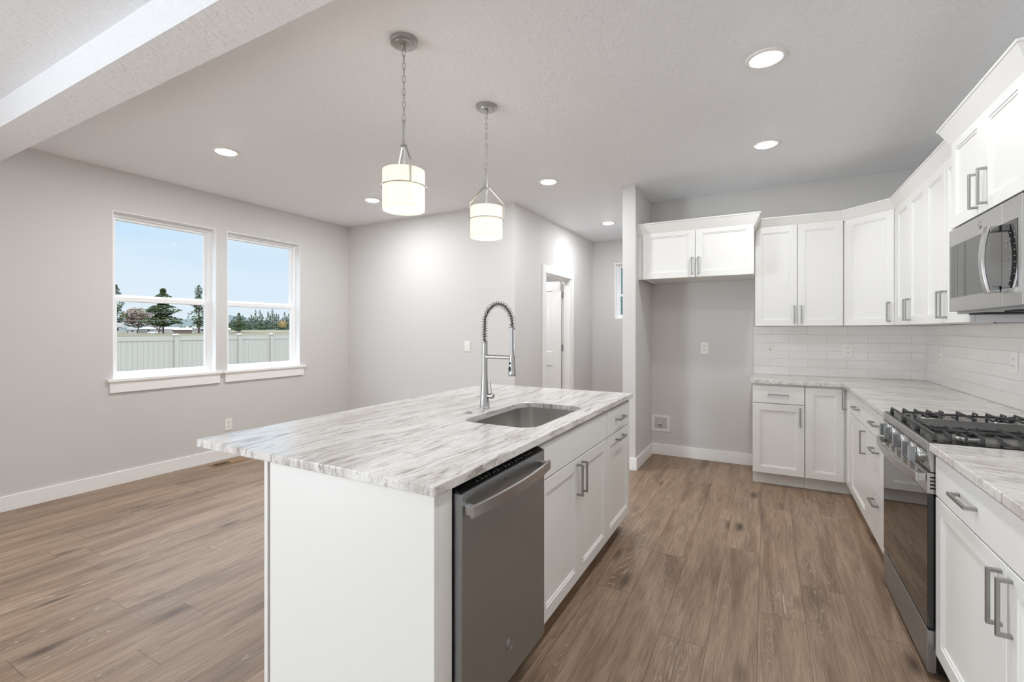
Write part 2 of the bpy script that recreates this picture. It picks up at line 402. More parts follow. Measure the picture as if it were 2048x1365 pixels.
struct('wall_hall', wall_with_holes('x', HX - .12, HX, DY + .12, HY, [(5.30, 6.155, 0, 2.06)]), M['wall'])
struct('wall_far', wall_with_holes('y', HY, HY + .14, LX, RX, [(-2.055, -1.30, 1.515, 2.38)]), M['wall'])
struct('wall_pier', MB().box(-1.225, -1.10, 4.51, HY, 0, CH), M['wall'])
struct('wall_back', MB().box(-1.10, RX, BY, BY + .12, 0, CH), M['wall'])
struct('trim_beam', MB().box(LX, RX, 1.01, 1.215, 2.575, CH), M['ceiling'])
BBH = .115
def bb(name, x0, x1, y0, y1): struct(name, MB().box(x0, x1, y0, y1, 0, BBH), M['trim'], bevel=.003)
bb('baseboard_left', LX, LX + .014, -.4, DY)
bb('baseboard_dining', LX + .014, HX + .014, DY - .014, DY)
bb('baseboard_hall_near', HX, HX + .014, DY, 5.208); bb('baseboard_hall_far', HX, HX + .014, 6.247, HY)
bb('baseboard_far', HX + .014, -1.225, HY - .014, HY)
bb('baseboard_pier_left', -1.239, -1.225, 4.51, HY - .014)
bb('baseboard_pier_end', -1.239, -1.086, 4.496, 4.51)
bb('baseboard_pier_right', -1.10, -1.086, 4.51, BY)
bb('baseboard_niche', -1.086, -.106, BY - .014, BY)

def sash_window(n, x_in, y0, y1, z0, z1, stool=True):
    """single hung vinyl window in the left wall; x_in = room face of the wall"""
    r = struct_root('window_%d' % n, (x_in, (y0 + y1) / 2, z0)); r['kind'] = 'structure'
    tfm = lambda a, b, z: (x_in + b, a, z)
    obj('window_jamb', MB(tfm).loft(y0, y1, z0, z1, [(0, -.139), (0, .001), (.006, .001), (.006, -.139)], False, False), M['vinyl'], r)
    fr = MB(tfm).loft(y0 + .006, y1 - .006, z0 + .006, z1 - .006, [(0, -.13), (0, -.078), (.028, -.078), (.028, -.09), (.034, -.13)], False, False)
    obj('window_frame', fr, M['vinyl'], r, bevel=.0015)
    zm = 1.625 if z0 < 1 else (z0 + z1) / 2
    up = obj('upper_sash', MB(tfm).loft(y0 + .03, y1 - .03, zm + .003, z1 - .028, [(0, -.125), (0, -.106), (.03, -.106), (.034, -.118), (.034, -.125)], False, False), M['vinyl'], r, bevel=.001)
    lo = obj('lower_sash', MB(tfm).loft(y0 + .026, y1 - .026, z0 + .022, zm + .015, [(0, -.104), (0, -.082), (.036, -.082), (.04, -.094), (.04, -.104)], False, False), M['vinyl'], r, bevel=.001)
    obj('sash_lock', MB(tfm).box((y0 + y1) / 2 - .03, (y0 + y1) / 2 + .03, -.10, -.084, zm + .0155, zm + .024), M['vinyl'], lo, bevel=.002)
    obj('glass_pane', MB(tfm).box(y0 + .06, y1 - .06, -.120, -.117, zm + .034, z1 - .058), M['glass'], up)
    obj('glass_pane', MB(tfm).box(y0 + .062, y1 - .062, -.099, -.096, z0 + .058, zm - .020), M['glass'], lo)
    return r
for n, (a, b) in enumerate((W1, W2)):
    r = sash_window(n + 1, LX, a, b, WZ[0], WZ[1])
    s0, s1 = ((1.862, 2.822), (2.836, 3.815))[n]
    obj('window_sill', MB().prism([(LX + .001, s0), (LX + .034, s0), (LX + .034, s1), (LX + .001, s1), (LX + .001, b - .007), (LX - .078, b - .007), (LX - .078, a + .007), (LX + .001, a + .007)], .898, .9225), M['trim'], r, bevel=.003)
    obj('window_apron', MB().box(LX + .0005, LX + .018, s0 + .02, s1 - .02, .803, .898), M['trim'], r, bevel=.002)
# hall window, in the far wall
r = struct_root('window_3', (-1.68, HY, 1.515))
tf3 = lambda a, b, z: (a, HY + b, z)
x0, x1, z0, z1 = -2.055, -1.30, 1.515, 2.38; zm = 1.885
obj('window_jamb', MB(tf3).loft(x0, x1, z0, z1, [(0, .139), (0, -.001), (.018, -.001), (.018, .139)], False, False), M['vinyl'], r)
obj('window_frame', MB(tf3).loft(x0 + .018, x1 - .018, z0 + .018, z1 - .018, [(0, .13), (0, .075), (.03, .075), (.034, .13)], False, False), M['vinyl'], r)
u = obj('upper_sash', MB(tf3).loft(x0 + .04, x1 - .04, zm - .015, z1 - .04, [(0, .125), (0, .105), (.03, .105), (.03, .125)], False, False), M['vinyl'], r)
l = obj('lower_sash', MB(tf3).loft(x0 + .04, x1 - .04, z0 + .04, zm + .02, [(0, .104), (0, .082), (.03, .082), (.03, .104)], False, False), M['vinyl'], r)
obj('glass_pane', MB(tf3).box(x0 + .065, x1 - .065, .115, .118, zm + .01, z1 - .065), M['glass'], u)
obj('glass_pane', MB(tf3).box(x0 + .065, x1 - .065, .092, .095, z0 + .065, zm - .005), M['glass'], l)
# window and patio door frames added behind the camera, around the fill lights
r = struct_root('window_4', (-1.9, RY, .25)); tf4 = lambda a, b, z: (a, RY + b, z)
obj('window_frame', MB(tf4).loft(-4.6, .8, .25, 2.35, [(0, -.13), (0, .01), (.05, .01), (.05, -.13)], False, False).box(-2.83, -2.77, -.12, -.03, .30, 2.30).box(-1.03, -.97, -.12, -.03, .30, 2.30), M['vinyl'], r)
r = struct_root('added_patio_door', (LX, -2.9, 0)); tf5 = lambda a, b, z: (LX + b, a, z)
obj('door_frame', MB(tf5).loft(-4.05, -1.75, 0.0, 2.1, [(0, -.13), (0, .01), (.05, .01), (.05, -.13)], False, False).box(-2.94, -2.86, -.12, -.03, .05, 2.05), M['vinyl'], r)

# hall door (open, swung into the room beyond)
d = struct_root('door_1', (HX, 5.73, 0))
cs = MB().box(HX, HX + .017, 5.208, 5.300, 0, 2.06).box(HX, HX + .017, 6.155, 6.247, 0, 2.06).box(HX, HX + .019, 5.205, 6.250, 2.06, 2.152)
obj('door_casing', cs, M['trim'], d, bevel=.002)
obj('door_jamb', MB().box(HX - .12, HX - .001, 5.300, 5.318, 0, 2.06).box(HX - .12, HX - .001, 6.137, 6.155, 0, 2.06).box(HX - .12, HX - .001, 5.318, 6.137, 2.042, 2.06)
    .box(HX - .085, HX - .072, 5.318, 5.33, 0, 2.03).box(HX - .085, HX - .072, 6.125, 6.137, 0, 2.03).box(HX - .085, HX - .072, 5.33, 6.125, 2.03, 2.042), M['trim'], d, bevel=.001)
tfd = lambda a, b, z: (HX - .125 - a, 6.12 - .035 - b, z)
DP = [(0, -.035), (0, 0)]
slab = MB(tfd).box(0, .80, -.035, -.008, .012, 2.03)
for z0, z1 in ((.012, .22), (.85, 1.04), (1.90, 2.03)): slab.box(.1151, .6849, -.0079, 0, z0, z1)
slab.box(0, .115, -.0079, 0, .012, 2.03).box(.685, .80, -.0079, 0, .012, 2.03)
dl = obj('door_leaf', slab, M['trim'], d, bevel=.002)
for z in (.25, 1.098, 1.845): obj('hinge', MB().box(HX - .136, HX - .104, 6.117, 6.1365, z - .045, z + .045), M['steel_dark'], dl)
# room beyond the hall door
struct('wall_bath', MB().box(-4.10, -4.0, DY + .12, HY, 0, CH), M['wall'])

# ---------------------------------------------------------------- electrical plates
def outlet(name, loc, tf_of, label, slots='duplex', group='duplex outlets'):
    r = thing(name, label, 'outlet' if slots != 'switch' else 'light switch', loc, group)
    def T(a, b, z): x, y = tf_of(a, b); return (loc[0] + x, loc[1] + y, loc[2] + z)
    pl = obj('cover_plate', MB(T).box(-.038, .038, .0005, .0055, -.060, .060), M['plate'], r, bevel=.002)
    if slots == 'switch':
        obj('rocker', MB(T).box(-.017, .017, .005, .009, -.034, .034), M['plate'], r, bevel=.0015); return r
    rc = obj('receptacle', MB(T).box(-.017, .017, .005, .0075, -.034, .034), M['plate'], r, bevel=.001)
    mb = MB(T)
    for zc in (-.019, .019):
        mb.box(-.0075, -.005, .0074, .0079, zc - .001, zc + .009).box(.005, .0075, .0074, .0079, zc - .001, zc + .008).box(-.0025, .0025, .0074, .0079, zc - .010, zc - .006)
    if slots == 'usb': mb.box(-.009, -.003, .0074, .0079, -.004, .004).box(.003, .009, .0074, .0079, -.004, .004)
    obj('slots', mb, M['dark'], rc)
    return r
toX = lambda a, b: (b, a); toMinusY = lambda a, b: (a, -b); toMinusX = lambda a, b: (-b, a)
outlet('outlet', (LX, 2.895, .355), toX, 'white duplex outlet low on the wall under the two windows')
outlet('outlet', (-.56, BY, 1.16), toMinusY, 'white duplex outlet alone on the bare refrigerator niche wall')
TB = BY - .010
outlet('outlet', (.037, TB, 1.16), toMinusY, 'white outlet with extra ports in tiles beside the niche', 'usb')
outlet('outlet', (.655, TB, 1.16), toMinusY, 'white duplex outlet in tiles nearer the kitchen corner')
outlet('outlet', (RX - .010, 4.80, 1.155), toMinusX, 'white outlet on the right tiled wall near the corner')
outlet('outlet', (RX - .010, 3.57, 1.165), toMinusX, 'white outlet on the right tiled wall closest to range')
outlet('light_switch', (-3.03, DY, 1.16), toMinusY, 'white rocker switch on dining wall behind the faucet', 'switch', None)

# refrigerator water box
wb = thing('water_supply_box', 'white recessed water valve box low in the refrigerator niche', 'valve box', (-1.003, BY, .25))
tfw = lambda a, b, z: (a, BY - b, z)
obj('frame', MB(tfw).loft(-1.098, -.908, .252, .428, [(0, .0005), (0, .006), (.028, .006), (.030, .0008)], False, False), M['plate'], wb, bevel=.001)
obj('recess', MB(tfw).box(-1.069, -.937, .0005, .0012, .281, .399), M['recess_shade'], wb)
v = obj('valve', MB().lathe((-1.0, BY - .012, .30), [(.007, 0), (.007, .035)], 12).lathe((-1.0, BY - .03, .328), [(.009, 0), (.009, .03)], 12, 'y'), M['chrome'], wb)
obj('valve_lever', MB().box(-1.03, -.99, BY - .032, BY - .022, .338, .346), M['plate'], v)

# floor register
fr = thing('floor_register', 'tan metal floor register beside the left baseboard', 'floor vent', (-4.80, 2.81, 0))
obj('register_frame', MB(lambda a, b, z: (a, b, z)).prism([(-4.86, 2.64), (-4.74, 2.64), (-4.74, 2.98), (-4.86, 2.98)], 0.0005, .006, [[(-4.845, 2.655), (-4.845, 2.965), (-4.755, 2.965), (-4.755, 2.655)]]), M['tanwood'], fr, bevel=.001)
obj('register_duct', MB().box(-4.845, -4.755, 2.655, 2.965, .0004, .001), M['dark'], fr)
mb = MB()
for i in range(15): y = 2.665 + i * .0205; mb.box(-4.845, -4.755, y, y + (.0035 if i < 7 else .0195), .002, .005)
obj('louvers', mb, M['tanwood'], fr)

# ---------------------------------------------------------------- cabinets
SHK = [(0, -.019), (0, -.0015), (.0015, 0), (.056, 0), (.0575, -.004), (.066, -.0048), (.0675, -.0095)]
SLAB = [(0, -.019), (0, -.0015), (.0015, 0)]
def frame_tf(o, u, n):
    return lambda a, b, z: (o[0] + u[0] * a + n[0] * b, o[1] + u[1] * a + n[1] * b, z)
def pull(parent, tf, a, z, L, vert=True, mat='pull'):
    mb = MB(tf); w = .0055; pr = .033
    if vert: mb.box(a - w, a + w, pr - .009, pr, z - L / 2, z + L / 2).box(a - w, a + w, 0.0002, pr - .008, z - L / 2, z - L / 2 + .010).box(a - w, a + w, 0.0002, pr - .008, z + L / 2 - .010, z + L / 2)
    else: mb.box(a - L / 2, a + L / 2, pr - .009, pr, z - w, z + w).box(a - L / 2, a - L / 2 + .010, 0.0002, pr - .008, z - w, z + w).box(a + L / 2 - .010, a + L / 2, 0.0002, pr - .008, z - w, z + w)
    return obj('handle', mb, M[mat], parent, bevel=.0012)
def front(root, name, tf, a0, a1, z0, z1, shaker=True):
    return obj(name, MB(tf).loft(a0, a1, z0, z1, SHK if shaker else SLAB), M['cab'], root)
G = .0022
HL = .155
def base_cab(name, label, o, u, n, w, depth, fronts, toe=True, hollow=False, group='white base cabinets'):
    """o: corner of the door plane at a=0; fronts: (kind,a0,a1,z0,z1,handle)"""
    tf = frame_tf(o, u, n); c = Vector((o[0] + u[0] * w / 2 - n[0] * depth / 2, o[1] + u[1] * w / 2 - n[1] * depth / 2, 0))
    r = thing(name, label, 'cabinet', c, group)
    if hollow: obj('cabinet_body', MB(tf).box(.0005, w - .0005, -.04, -.0205, .105, .8835).box(.0005, .018, -depth, -.0405, .105, .8835).box(w - .018, w - .0005, -depth, -.0405, .105, .8835).box(.0185, w - .0185, -depth, -.0405, .105, .123).box(.0185, w - .0185, -depth, -depth + .01, .1235, .8835), M['cab'], r)
    else: obj('cabinet_body', MB(tf).box(.0005, w - .0005, -depth, -.0205, .105, .8835), M['cab'], r)
    if toe: obj('toe_kick', MB(tf).box(.0005, w - .0005, -depth, -.085, .0005, .105), M[toe if isinstance(toe, str) else 'cab'], r)
    for kind, a0, a1, z0, z1, h in fronts:
        p = front(r, 'drawer' if kind != 'door' else 'door', tf, a0 + G, a1 - G, z0, z1, kind == 'door')
        hs = h if isinstance(h, list) else [h] if h else []
        for hh in hs:
            if hh[0] == 'v': pull(p, tf, hh[1], hh[2], HL)
            else: pull(p, tf, hh[1], hh[2], HL, False)
    return r
ZT0, ZT1, ZD0, ZD1 = .718, .866, .112, .712
# back run, faces -y at y = 4.60
n_ = (0, -1); u_ = (1, 0)
base_cab('base_cabinet', 'white base cabinet with one drawer, against the refrigerator niche', (-.104, 4.60), u_, n_, .388, .618,
         [('drawer', 0, .388, ZT0, ZT1, ('h', .194, .795)), ('door', 0, .388, ZD0, ZD1, ('v', .355, .615))])
# lazy susan corner cabinet, two leaves meeting in the inner corner
cc = thing('corner_base_cabinet', 'white corner base cabinet with folding shaker door leaves', 'cabinet', (.75, 4.8, 0), 'white base cabinets')
obj('cabinet_body', MB().prism([(.2855, 4.6205), (.5875, 4.6205), (.5875, 4.3705), (1.205, 4.3705), (1.205, 5.208), (.2855, 5.208)], .105, .8835), M['cab'], cc)
obj('toe_kick', MB().prism([(.2855, 4.686), (.653, 4.686), (.653, 4.3705), (1.2, 4.3705), (1.2, 5.2), (.2855, 5.2)], .0005, .105), M['cab'], cc)
tfB = frame_tf((.285, 4.60), u_, n_); p = front(cc, 'door', tfB, .004, .270, ZD0, ZT1)
tfR = lambda a, b, z: (.567 - b, a, z)   # right run faces -x, a = world y
p = front(cc, 'door', tfR, 4.372, 4.576, ZD0, ZT1)
pull(p, tfR, 4.558, .785, HL)
# right run, faces -x ; a runs along -y so that it reads left to right
uR = (0, -1); nR = (-1, 0)
base_cab('base_cabinet', 'white base cabinet, drawer over one door, right run beside corner', (.567, 4.370), uR, nR, .640, .637,
         [('drawer', 0, .640, ZT0, ZT1, ('h', .32, .795)), ('door', 0, .640, ZD0, ZD1, ('v', .605, .615))])
base_cab('drawer_base_cabinet', 'white three-drawer cabinet on the far side of range', (.567, 3.730), uR, nR, .615, .637,
         [('drawer', 0, .615, ZT0, ZT1, ('h', .31, .795)), ('drawer', 0, .615, .418, ZD1, ('h', .31, .640)), ('drawer', 0, .615, ZD0, .412, ('h', .31, .335))])
base_cab('base_cabinet', 'white wide-drawer base cabinet, nearest one right of range', (.567, 2.335), uR, nR, 1.20, .637,
         [('drawer', 0, 1.20, ZT0, ZT1, [('h', .325, .795), ('h', .875, .795)]), ('door', 0, .60, ZD0, ZD1, ('v', .570, .612)), ('door', .60, 1.20, ZD0, ZD1, ('v', .632, .612))])

# upper cabinets
UZ0, UZ1, CT = 1.385, 2.292, 2.37
def crown(parent, path, name='crown_molding', z0=2.285, span=None):
    prof = [(-.0075, z0), (.006, z0), (.050, CT - .014), (.056, CT - .010), (.056, CT), (-.0075, CT)]
    return obj(name, MB().sweep(path, prof, span), M['cab'], parent)
def upper_cab(name, label, o, u, n, w, depth, z0, z1, doors, group='white upper cabinets', top=2.366):
    tf = frame_tf(o, u, n); c = Vector((o[0] + u[0] * w / 2 - n[0] * depth / 2, o[1] + u[1] * w / 2 - n[1] * depth / 2, z0))
    r = thing(name, label, 'cabinet', c, group)
    t_ = .016
    body = MB(tf).box(.0005, w - .0005, -depth, -.0205, z0 + .012, top)
    body.box(.0005, t_, -depth, -.0205, z0, z0 + .012).box(w - t_, w - .0005, -depth, -.0205, z0, z0 + .012).box(t_, w - t_, -.038, -.0205, z0, z0 + .012)
    obj('cabinet_body', body, M['cab'], r)
    for a0, a1, hx in doors:
        p = front(r, 'door', tf, a0 + G, a1 - G, z0, z1)
        if hx is not None: pull(p, tf, hx, z0 + .105, HL)
    return r
fc = upper_cab('fridge_upper_cabinet', 'deep short white upper cabinet over the refrigerator niche', (-1.052, 4.60), u_, n_, .960, .617, 1.838, 2.292, [(0, .478, .450), (.478, .960, .506)])
obj('filler_strip', MB().box(-1.0995, -1.0525, 4.612, 4.632, 1.838, 2.366), M['cab'], fc)
crown(fc, [(-.0925, 4.850), (-.0925, 4.612), (-1.0995, 4.612)][::-1][::-1], z0=2.262)
uc1 = upper_cab('upper_cabinet', 'white two-door upper cabinet on the back wall right of niche', (-.0905, 4.895), u_, n_, .6755, .312, UZ0, UZ1, [(0, .3375, .312), (.3375, .6755, .365)])
# diagonal corner cabinet
dgn = Vector((.885 - .590, 4.600 - 4.895)); dl_ = dgn.length; du = dgn / dl_; dn = Vector((du.y, -du.x))
if dn.dot(Vector((-1, -1))) < 0: dn = -dn
dc = thing('corner_upper_cabinet', 'white diagonal upper cabinet in the kitchen corner', 'cabinet', (.95, 4.95, UZ0), 'white upper cabinets')
obj('cabinet_body', MB().prism([(.586, 5.208), (.586, 4.915), (.59, 4.911), (.901, 4.60), (.905, 4.60), (1.199, 4.60), (1.199, 5.208)], UZ0 + .002, 2.366), M['cab'], dc)
tfD = frame_tf((.588, 4.897), (du.x, du.y), (dn.x, dn.y))
p = front(dc, 'door', tfD, .012, dl_ - .014, UZ0, UZ1); pull(p, tfD, dl_ - .045, UZ0 + .105, HL)
uc2 = upper_cab('upper_cabinet', 'white two-door upper cabinet, right wall, next to corner cabinet', (.885, 4.598), uR, nR, .744, .314, UZ0, UZ1, [(0, .372, .340), (.372, .744, .404)])
uc3 = upper_cab('upper_cabinet', 'white two-door upper cabinet, right wall, touching the microwave', (.885, 3.853), uR, nR, .742, .314, UZ0, UZ1, [(0, .371, .339), (.371, .742, .403)])
CP = [(.897, 3.1105), (.897, 3.8535), (.897, 4.5985), (.586, 4.9075), (-.0905, 4.9075)]
for k_, c_ in enumerate((uc3, uc2, dc, uc1)): crown(c_, CP, span=(k_, k_ + 1))
hc = upper_cab('microwave_upper_cabinet', 'short white upper cabinet with two doors above the microwave', (.815, 3.1085), uR, nR, .765, .384, 1.850, 2.292, [(0, .3825, .335), (.3825, .765, .430)])
crown(hc, [(.8405, 3.1105), (.827, 3.1105), (.827, 2.342), (1.205, 2.342)][::-1], z0=2.262)
for o in COL.objects:
    if o.name.startswith('crown'):
        b = o.modifiers.new('bevel', 'BEVEL'); b.width = .0015; b.segments = 2; b.limit_method = 'ANGLE'

# tiled backsplash
struct('trim_tile_back', MB().box(-.107, RX - .0005, TB, BY - .0002, .9145, 1.3845), M['tile'])
struct('trim_tile_right', MB().box(RX - .010, RX - .0002, .9, TB - .0005, .9145, 1.3845).box(RX - .010, RX - .0002, 2.345, 3.107, 1.385, 1.44), M['tile2'])

# countertops
ct = obj('countertop', MB().prism([(-.122, TB - .0005), (-.122, 4.578), (.545, 4.578), (.548, 4.575), (.548, 3.113), (RX - .0105, 3.113), (RX - .0105, TB - .0005)][::-1], .884, .914), M['granite2'], bevel=.003)
tag(ct, 'L-shaped veined granite countertop wrapping the kitchen corner', 'countertop', 'granite countertops')
ct = obj('countertop', MB().box(.548, RX - .0105, 1.12, 2.339, .884, .914), M['granite2'], bevel=.003)
tag(ct, 'short granite countertop piece on the near side of range', 'countertop', 'granite countertops')

# ---------------------------------------------------------------- island
def rrect(x0, x1, y0, y1, r, n=8):
    pts = []
    for cx, cy, a0 in ((x1 - r, y1 - r, 0), (x0 + r, y1 - r, PI / 2), (x0 + r, y0 + r, PI), (x1 - r, y0 + r, 1.5 * PI)):
        for i in range(n + 1): a = a0 + PI / 2 * i / n; pts.append((cx + r * math.cos(a), cy + r * math.sin(a)))
    return pts
hole = rrect(-1.285, -.895, 1.838, 2.512, .085)
it = obj('island_countertop', MB().prism([(-1.98, 1.03), (-.80, 1.03), (-.80, 3.205), (-1.98, 3.205)], .884, .914, [hole[::-1]]), M['granite'], bevel=.003)
tag(it, 'large veined granite island countertop with sink cutout', 'countertop', 'granite countertops')
isl = thing('kitchen_island', 'white panelled island base under overhanging granite top', 'island', (-1.2, 2.1, 0))
obj('end_panel', MB().box(-1.552, -.820, 1.052, 1.070, .0005, .8835), M['cab'], isl, bevel=.001)
obj('corner_stile', MB().box(-.8385, -.820, 1.0705, 1.137, .0005, .8835), M['cab'], isl, bevel=.001)
obj('back_panel', MB().box(-1.575, -1.557, 1.046, 3.185, .0005, .8835).box(-1.5565, -1.530, 1.075, 3.17, .0005, .8835), M['cab'], isl, bevel=.001)
obj('far_panel', MB().box(-1.529, -.820, 3.170, 3.187, .105, .8835).box(-1.529, -.905, 3.170, 3.187, .0005, .1049), M['cab'], isl, bevel=.001)
obj('toe_kick', MB().box(-.905, -.893, 1.742, 3.169, .0005, .100), M['floor'], isl)
nI = (1, 0); uI = (0, 1)
base_cab('sink_base_cabinet', 'white double-door island cabinet under the sink', (-.815, 1.745), uI, nI, .915, .70,
         [('drawer', 0, .915, ZT0, ZT1, None), ('door', 0, .4575, ZD0, ZD1, ('v', .425, .612)), ('door', .4575, .915, ZD0, ZD1, ('v', .490, .612))], toe=False, hollow=True)
base_cab('base_cabinet', 'white island cabinet at far end, drawer over pull-out door', (-.815, 2.665), uI, nI, .502, .70,
         [('drawer', 0, .502, ZT0, ZT1, ('h', .251, .795)), ('door', 0, .502, ZD0, ZD1, ('h', .251, .672))], toe=False)

# sink
sk = thing('sink', 'undermount stainless single-bowl sink in the island top', 'sink', (-1.09, 2.175, .66))
mb = MB(); n = None; rings = []
def ring_pts(ins, r, z): return [(x, y, z) for x, y in rrect(-1.291 + ins, -.889 - ins, 1.832 + ins, 2.518 - ins, r)]
prof = [(-.025, .09, .8835), (0, .09, .8835), (0, .09, .872), (.002, .088, .72), (.012, .078, .685), (.03, .06, .672), (.05, .05, .669)]
vs = []; fs = []; k = None
for ins, r_, z in prof:
    P_ = ring_pts(ins, r_, z); k = len(P_); vs += P_
for j in range(len(prof) - 1):
    for i in range(k): l = (i + 1) % k; fs.append((j * k + i, j * k + l, (j + 1) * k + l, (j + 1) * k + i))
fs.append(tuple(range((len(prof) - 1) * k, len(prof) * k)))
obj('sink_bowl', mb.add(vs, fs), M['steel_sink'], sk, smooth=40)
obj('drain', MB().lathe((-1.09, 2.175, .6692), [(.045, 0), (.045, .002), (.036, .003), (.034, .0015), (.012, .0015)], 28), M['chrome'], sk, smooth=True)

# faucet
fx, fy = -1.37, 2.205
fa = thing('faucet', 'tall spring-neck pull-down kitchen faucet standing behind the sink', 'faucet', (fx, fy, .9145))
obj('faucet_base', MB().lathe((fx, fy, .9145), [(.029, 0), (.029, .004), (.0275, .006), (.023, .07), (.018, .15), (.0155, .200), (.0150, .200)], 36), M['nickel'], fa, smooth=True)
obj('faucet_column', MB().lathe((fx, fy, 1.115), [(.0155, 0), (.0155, .102)], 28), M['nickel'], fa, smooth=True)
mb = MB().lathe((fx, fy, 1.217), [(.0165, 0)] + [(.0165 - (.0012 if i % 2 else 0), .004 + i * .0045) for i in range(13)] + [(.0165, .065)], 28)
obj('spring_collar', mb, M['chrome'], fa, smooth=True)
xr = -1.197; rad = (xr - fx) / 2; zt = 1.385
arc = [(fx, fy, 1.28), (fx, fy, 1.33)]
# tall pointed arch: ellipse quarter-pairs
for i in range(33):
    a = PI - PI * i / 32; arc.append((fx + rad + rad * math.cos(a), fy, 1.375 + .113 * math.sin(a)))
arc = [p_ for p_ in arc]
hose = arc + [(xr, fy, 1.355)]
obj('hose', MB().tube(hose, .0075, 12), M['hose'], fa, smooth=True)
# spring: helix along the arch
P = [Vector(p_) for p_ in hose]; L = [0]
for i in range(1, len(P)): L.append(L[-1] + (P[i] - P[i - 1]).length)
def along(s):
    for i in range(1, len(P)):
        if s <= L[i] or i == len(P) - 1:
            t_ = (s - L[i - 1]) / (L[i] - L[i - 1]); T_ = (P[i] - P[i - 1]).normalized(); return P[i - 1].lerp(P[i], min(1, t_)), T_
turns = 31; N = turns * 14; pts = []
for i in range(N + 1):
    c_, T_ = along(L[-1] * i / N); B_ = Vector((0, 1, 0)); N_ = T_.cross(B_); a = 2 * PI * turns * i / N
    pts.append(c_ + (N_ * math.cos(a) + B_ * math.sin(a)) * .0170)
obj('spring', MB().tube(pts, .0016, 6), M['chrome'], fa, smooth=True)
obj('hose_clip', MB().lathe((xr, fy, 1.346), [(.0135, 0), (.0135, .016)], 24), M['nickel'], fa, smooth=True)
obj('spray_tube', MB().lathe((xr, fy, 1.235), [(.0085, 0), (.0085, .112)], 20), M['steel_dark'], fa, smooth=True)
obj('support_arm', MB().tube([(fx + .010, fy, 1.199), (fx + .03, fy, 1.199), (xr - .02, fy, 1.199), (xr - .008, fy, 1.199)], [.012, .0115, .0105, .0105], 16), M['chrome'], fa, smooth=True)
obj('arm_ring', MB().lathe((xr, fy, 1.190), [(.0165, 0), (.0165, .017)], 28), M['chrome'], fa, smooth=True)
sh = obj('spray_head', MB().lathe((xr, fy, 1.100), [(.019, 0), (.0205, .003), (.0205, .010), (.0175, .05), (.0145, .088), (.012, .106), (.0105, .135)], 32), M['chrome'], fa, smooth=True)
obj('spray_button', MB().lathe((xr - .004, fy - .0105, 1.168), [(.0062, 0), (.0062, -.008), (.005, -.0092)], 16, 'y').lathe((xr - .004, fy - .012, 1.145), [(.0065, 0), (.0065, -.008), (.005, -.0092)], 16, 'y').lathe((xr - .004, fy - .013, 1.130), [(.0068, 0), (.0068, -.008), (.005, -.0092)], 16, 'y').box(xr - .0105, xr + .0025, fy - .0213, fy - .014, 1.130, 1.145), M['blackgloss'], sh, smooth=True)
hb = obj('handle_hub', MB().lathe((fx + .015, fy + .004, .983), [(.0125, 0), (.0135, .012), (.0150, .026), (.0150, .036), (.011, .041)], 28, 'x'), M['nickel'], fa, smooth=True)
obj('lever', MB().tube([(fx + .040, fy + .004, .992), (fx + .037, fy + .004, 1.02), (fx + .030, fy + .004, 1.072)], [.0045, .0042, .0048], 12), M['nickel'], hb, smooth=True)
tag(obj('air_switch_button', MB().lathe((-1.364, 2.035, .9145), [(.021, 0), (.021, .003), (.018, .005), (.013, .005), (.012, .008), (.0, .0085)], 28), M['nickel'], smooth=True), 'small round nickel button in granite beside the faucet base', 'button')

# ---------------------------------------------------------------- text on appliances
def text_mesh(name, body, size, mat, parent, origin, ux, uz, depth=.0006):
    c = bpy.data.curves.new(name, 'FONT'); c.body = body; c.size = size; c.align_x = 'CENTER'; c.align_y = 'CENTER'; c.extrude = depth
    t = bpy.data.objects.new('tmp', c); COL.objects.link(t); dg = bpy.context.evaluated_depsgraph_get(); dg.update()
    me = bpy.data.meshes.new_from_object(t.evaluated_get(dg)); bpy.data.objects.remove(t); bpy.data.curves.remove(c)
    ux = Vector(ux); uz = Vector(uz); nn = ux.cross(uz)
    mat4 = Matrix((ux, uz, nn)).transposed().to_4x4()
    me.transform(Matrix.Translation(Vector(origin)) @ mat4)
    root = Vector((0, 0, 0)); p = parent
    while p is not None: root += p.location; p = p.parent
    me.transform(Matrix.Translation(-root)); me.materials.clear(); me.materials.append(mat)
    o = bpy.data.objects.new(name, me); COL.objects.link(o); o.parent = parent; return o

# dishwasher
dw = thing('dishwasher', 'slate stainless dishwasher with bowed bar handle in island', 'dishwasher', (-1.1, 1.44, 0))
Y0, Y1, FX = 1.145, 1.732, -.791
obj('tub', MB().box(-1.45, -.826, 1.150, 1.728, .10, .872), M['dark'], dw)
obj('toe_panel', MB().box(-.90, -.885, 1.139, 1.740, .0005, .10), M['dark'], dw)
dr = obj('door', MB().box(-.824, FX, Y0, Y1, .115, .858), M['steel_dark'], dw, bevel=.002)
cp = obj('control_strip', MB(lambda a, b, z: (a, b, z)).add([(-.824, Y0, .8585), (FX, Y0, .8585), (FX, Y1, .8585), (-.824, Y1, .8585), (-.834, Y0, .876), (FX - .003, Y0, .8605), (FX - .003, Y1, .8605), (-.834, Y1, .876)],
    [(0, 3, 2, 1), (4, 5, 6, 7), (0, 1, 5, 4), (1, 2, 6, 5), (2, 3, 7, 6), (3, 0, 4, 7)]), M['blackgloss'], dw)
mk = MB(lambda a, b, z: (FX - .003 - (.04) * b, a, .8609 + .0155 * b))
for i in range(16):
    y = 1.25 + i * .026
    mk.box(y, y + (.014 if i % 3 else .007), .30, .36, 0, .0004)
    if i % 2: mk.box(y, y + .010, .5, .55, 0, .0004)
obj('control_icons', mk, M['mark'], cp)
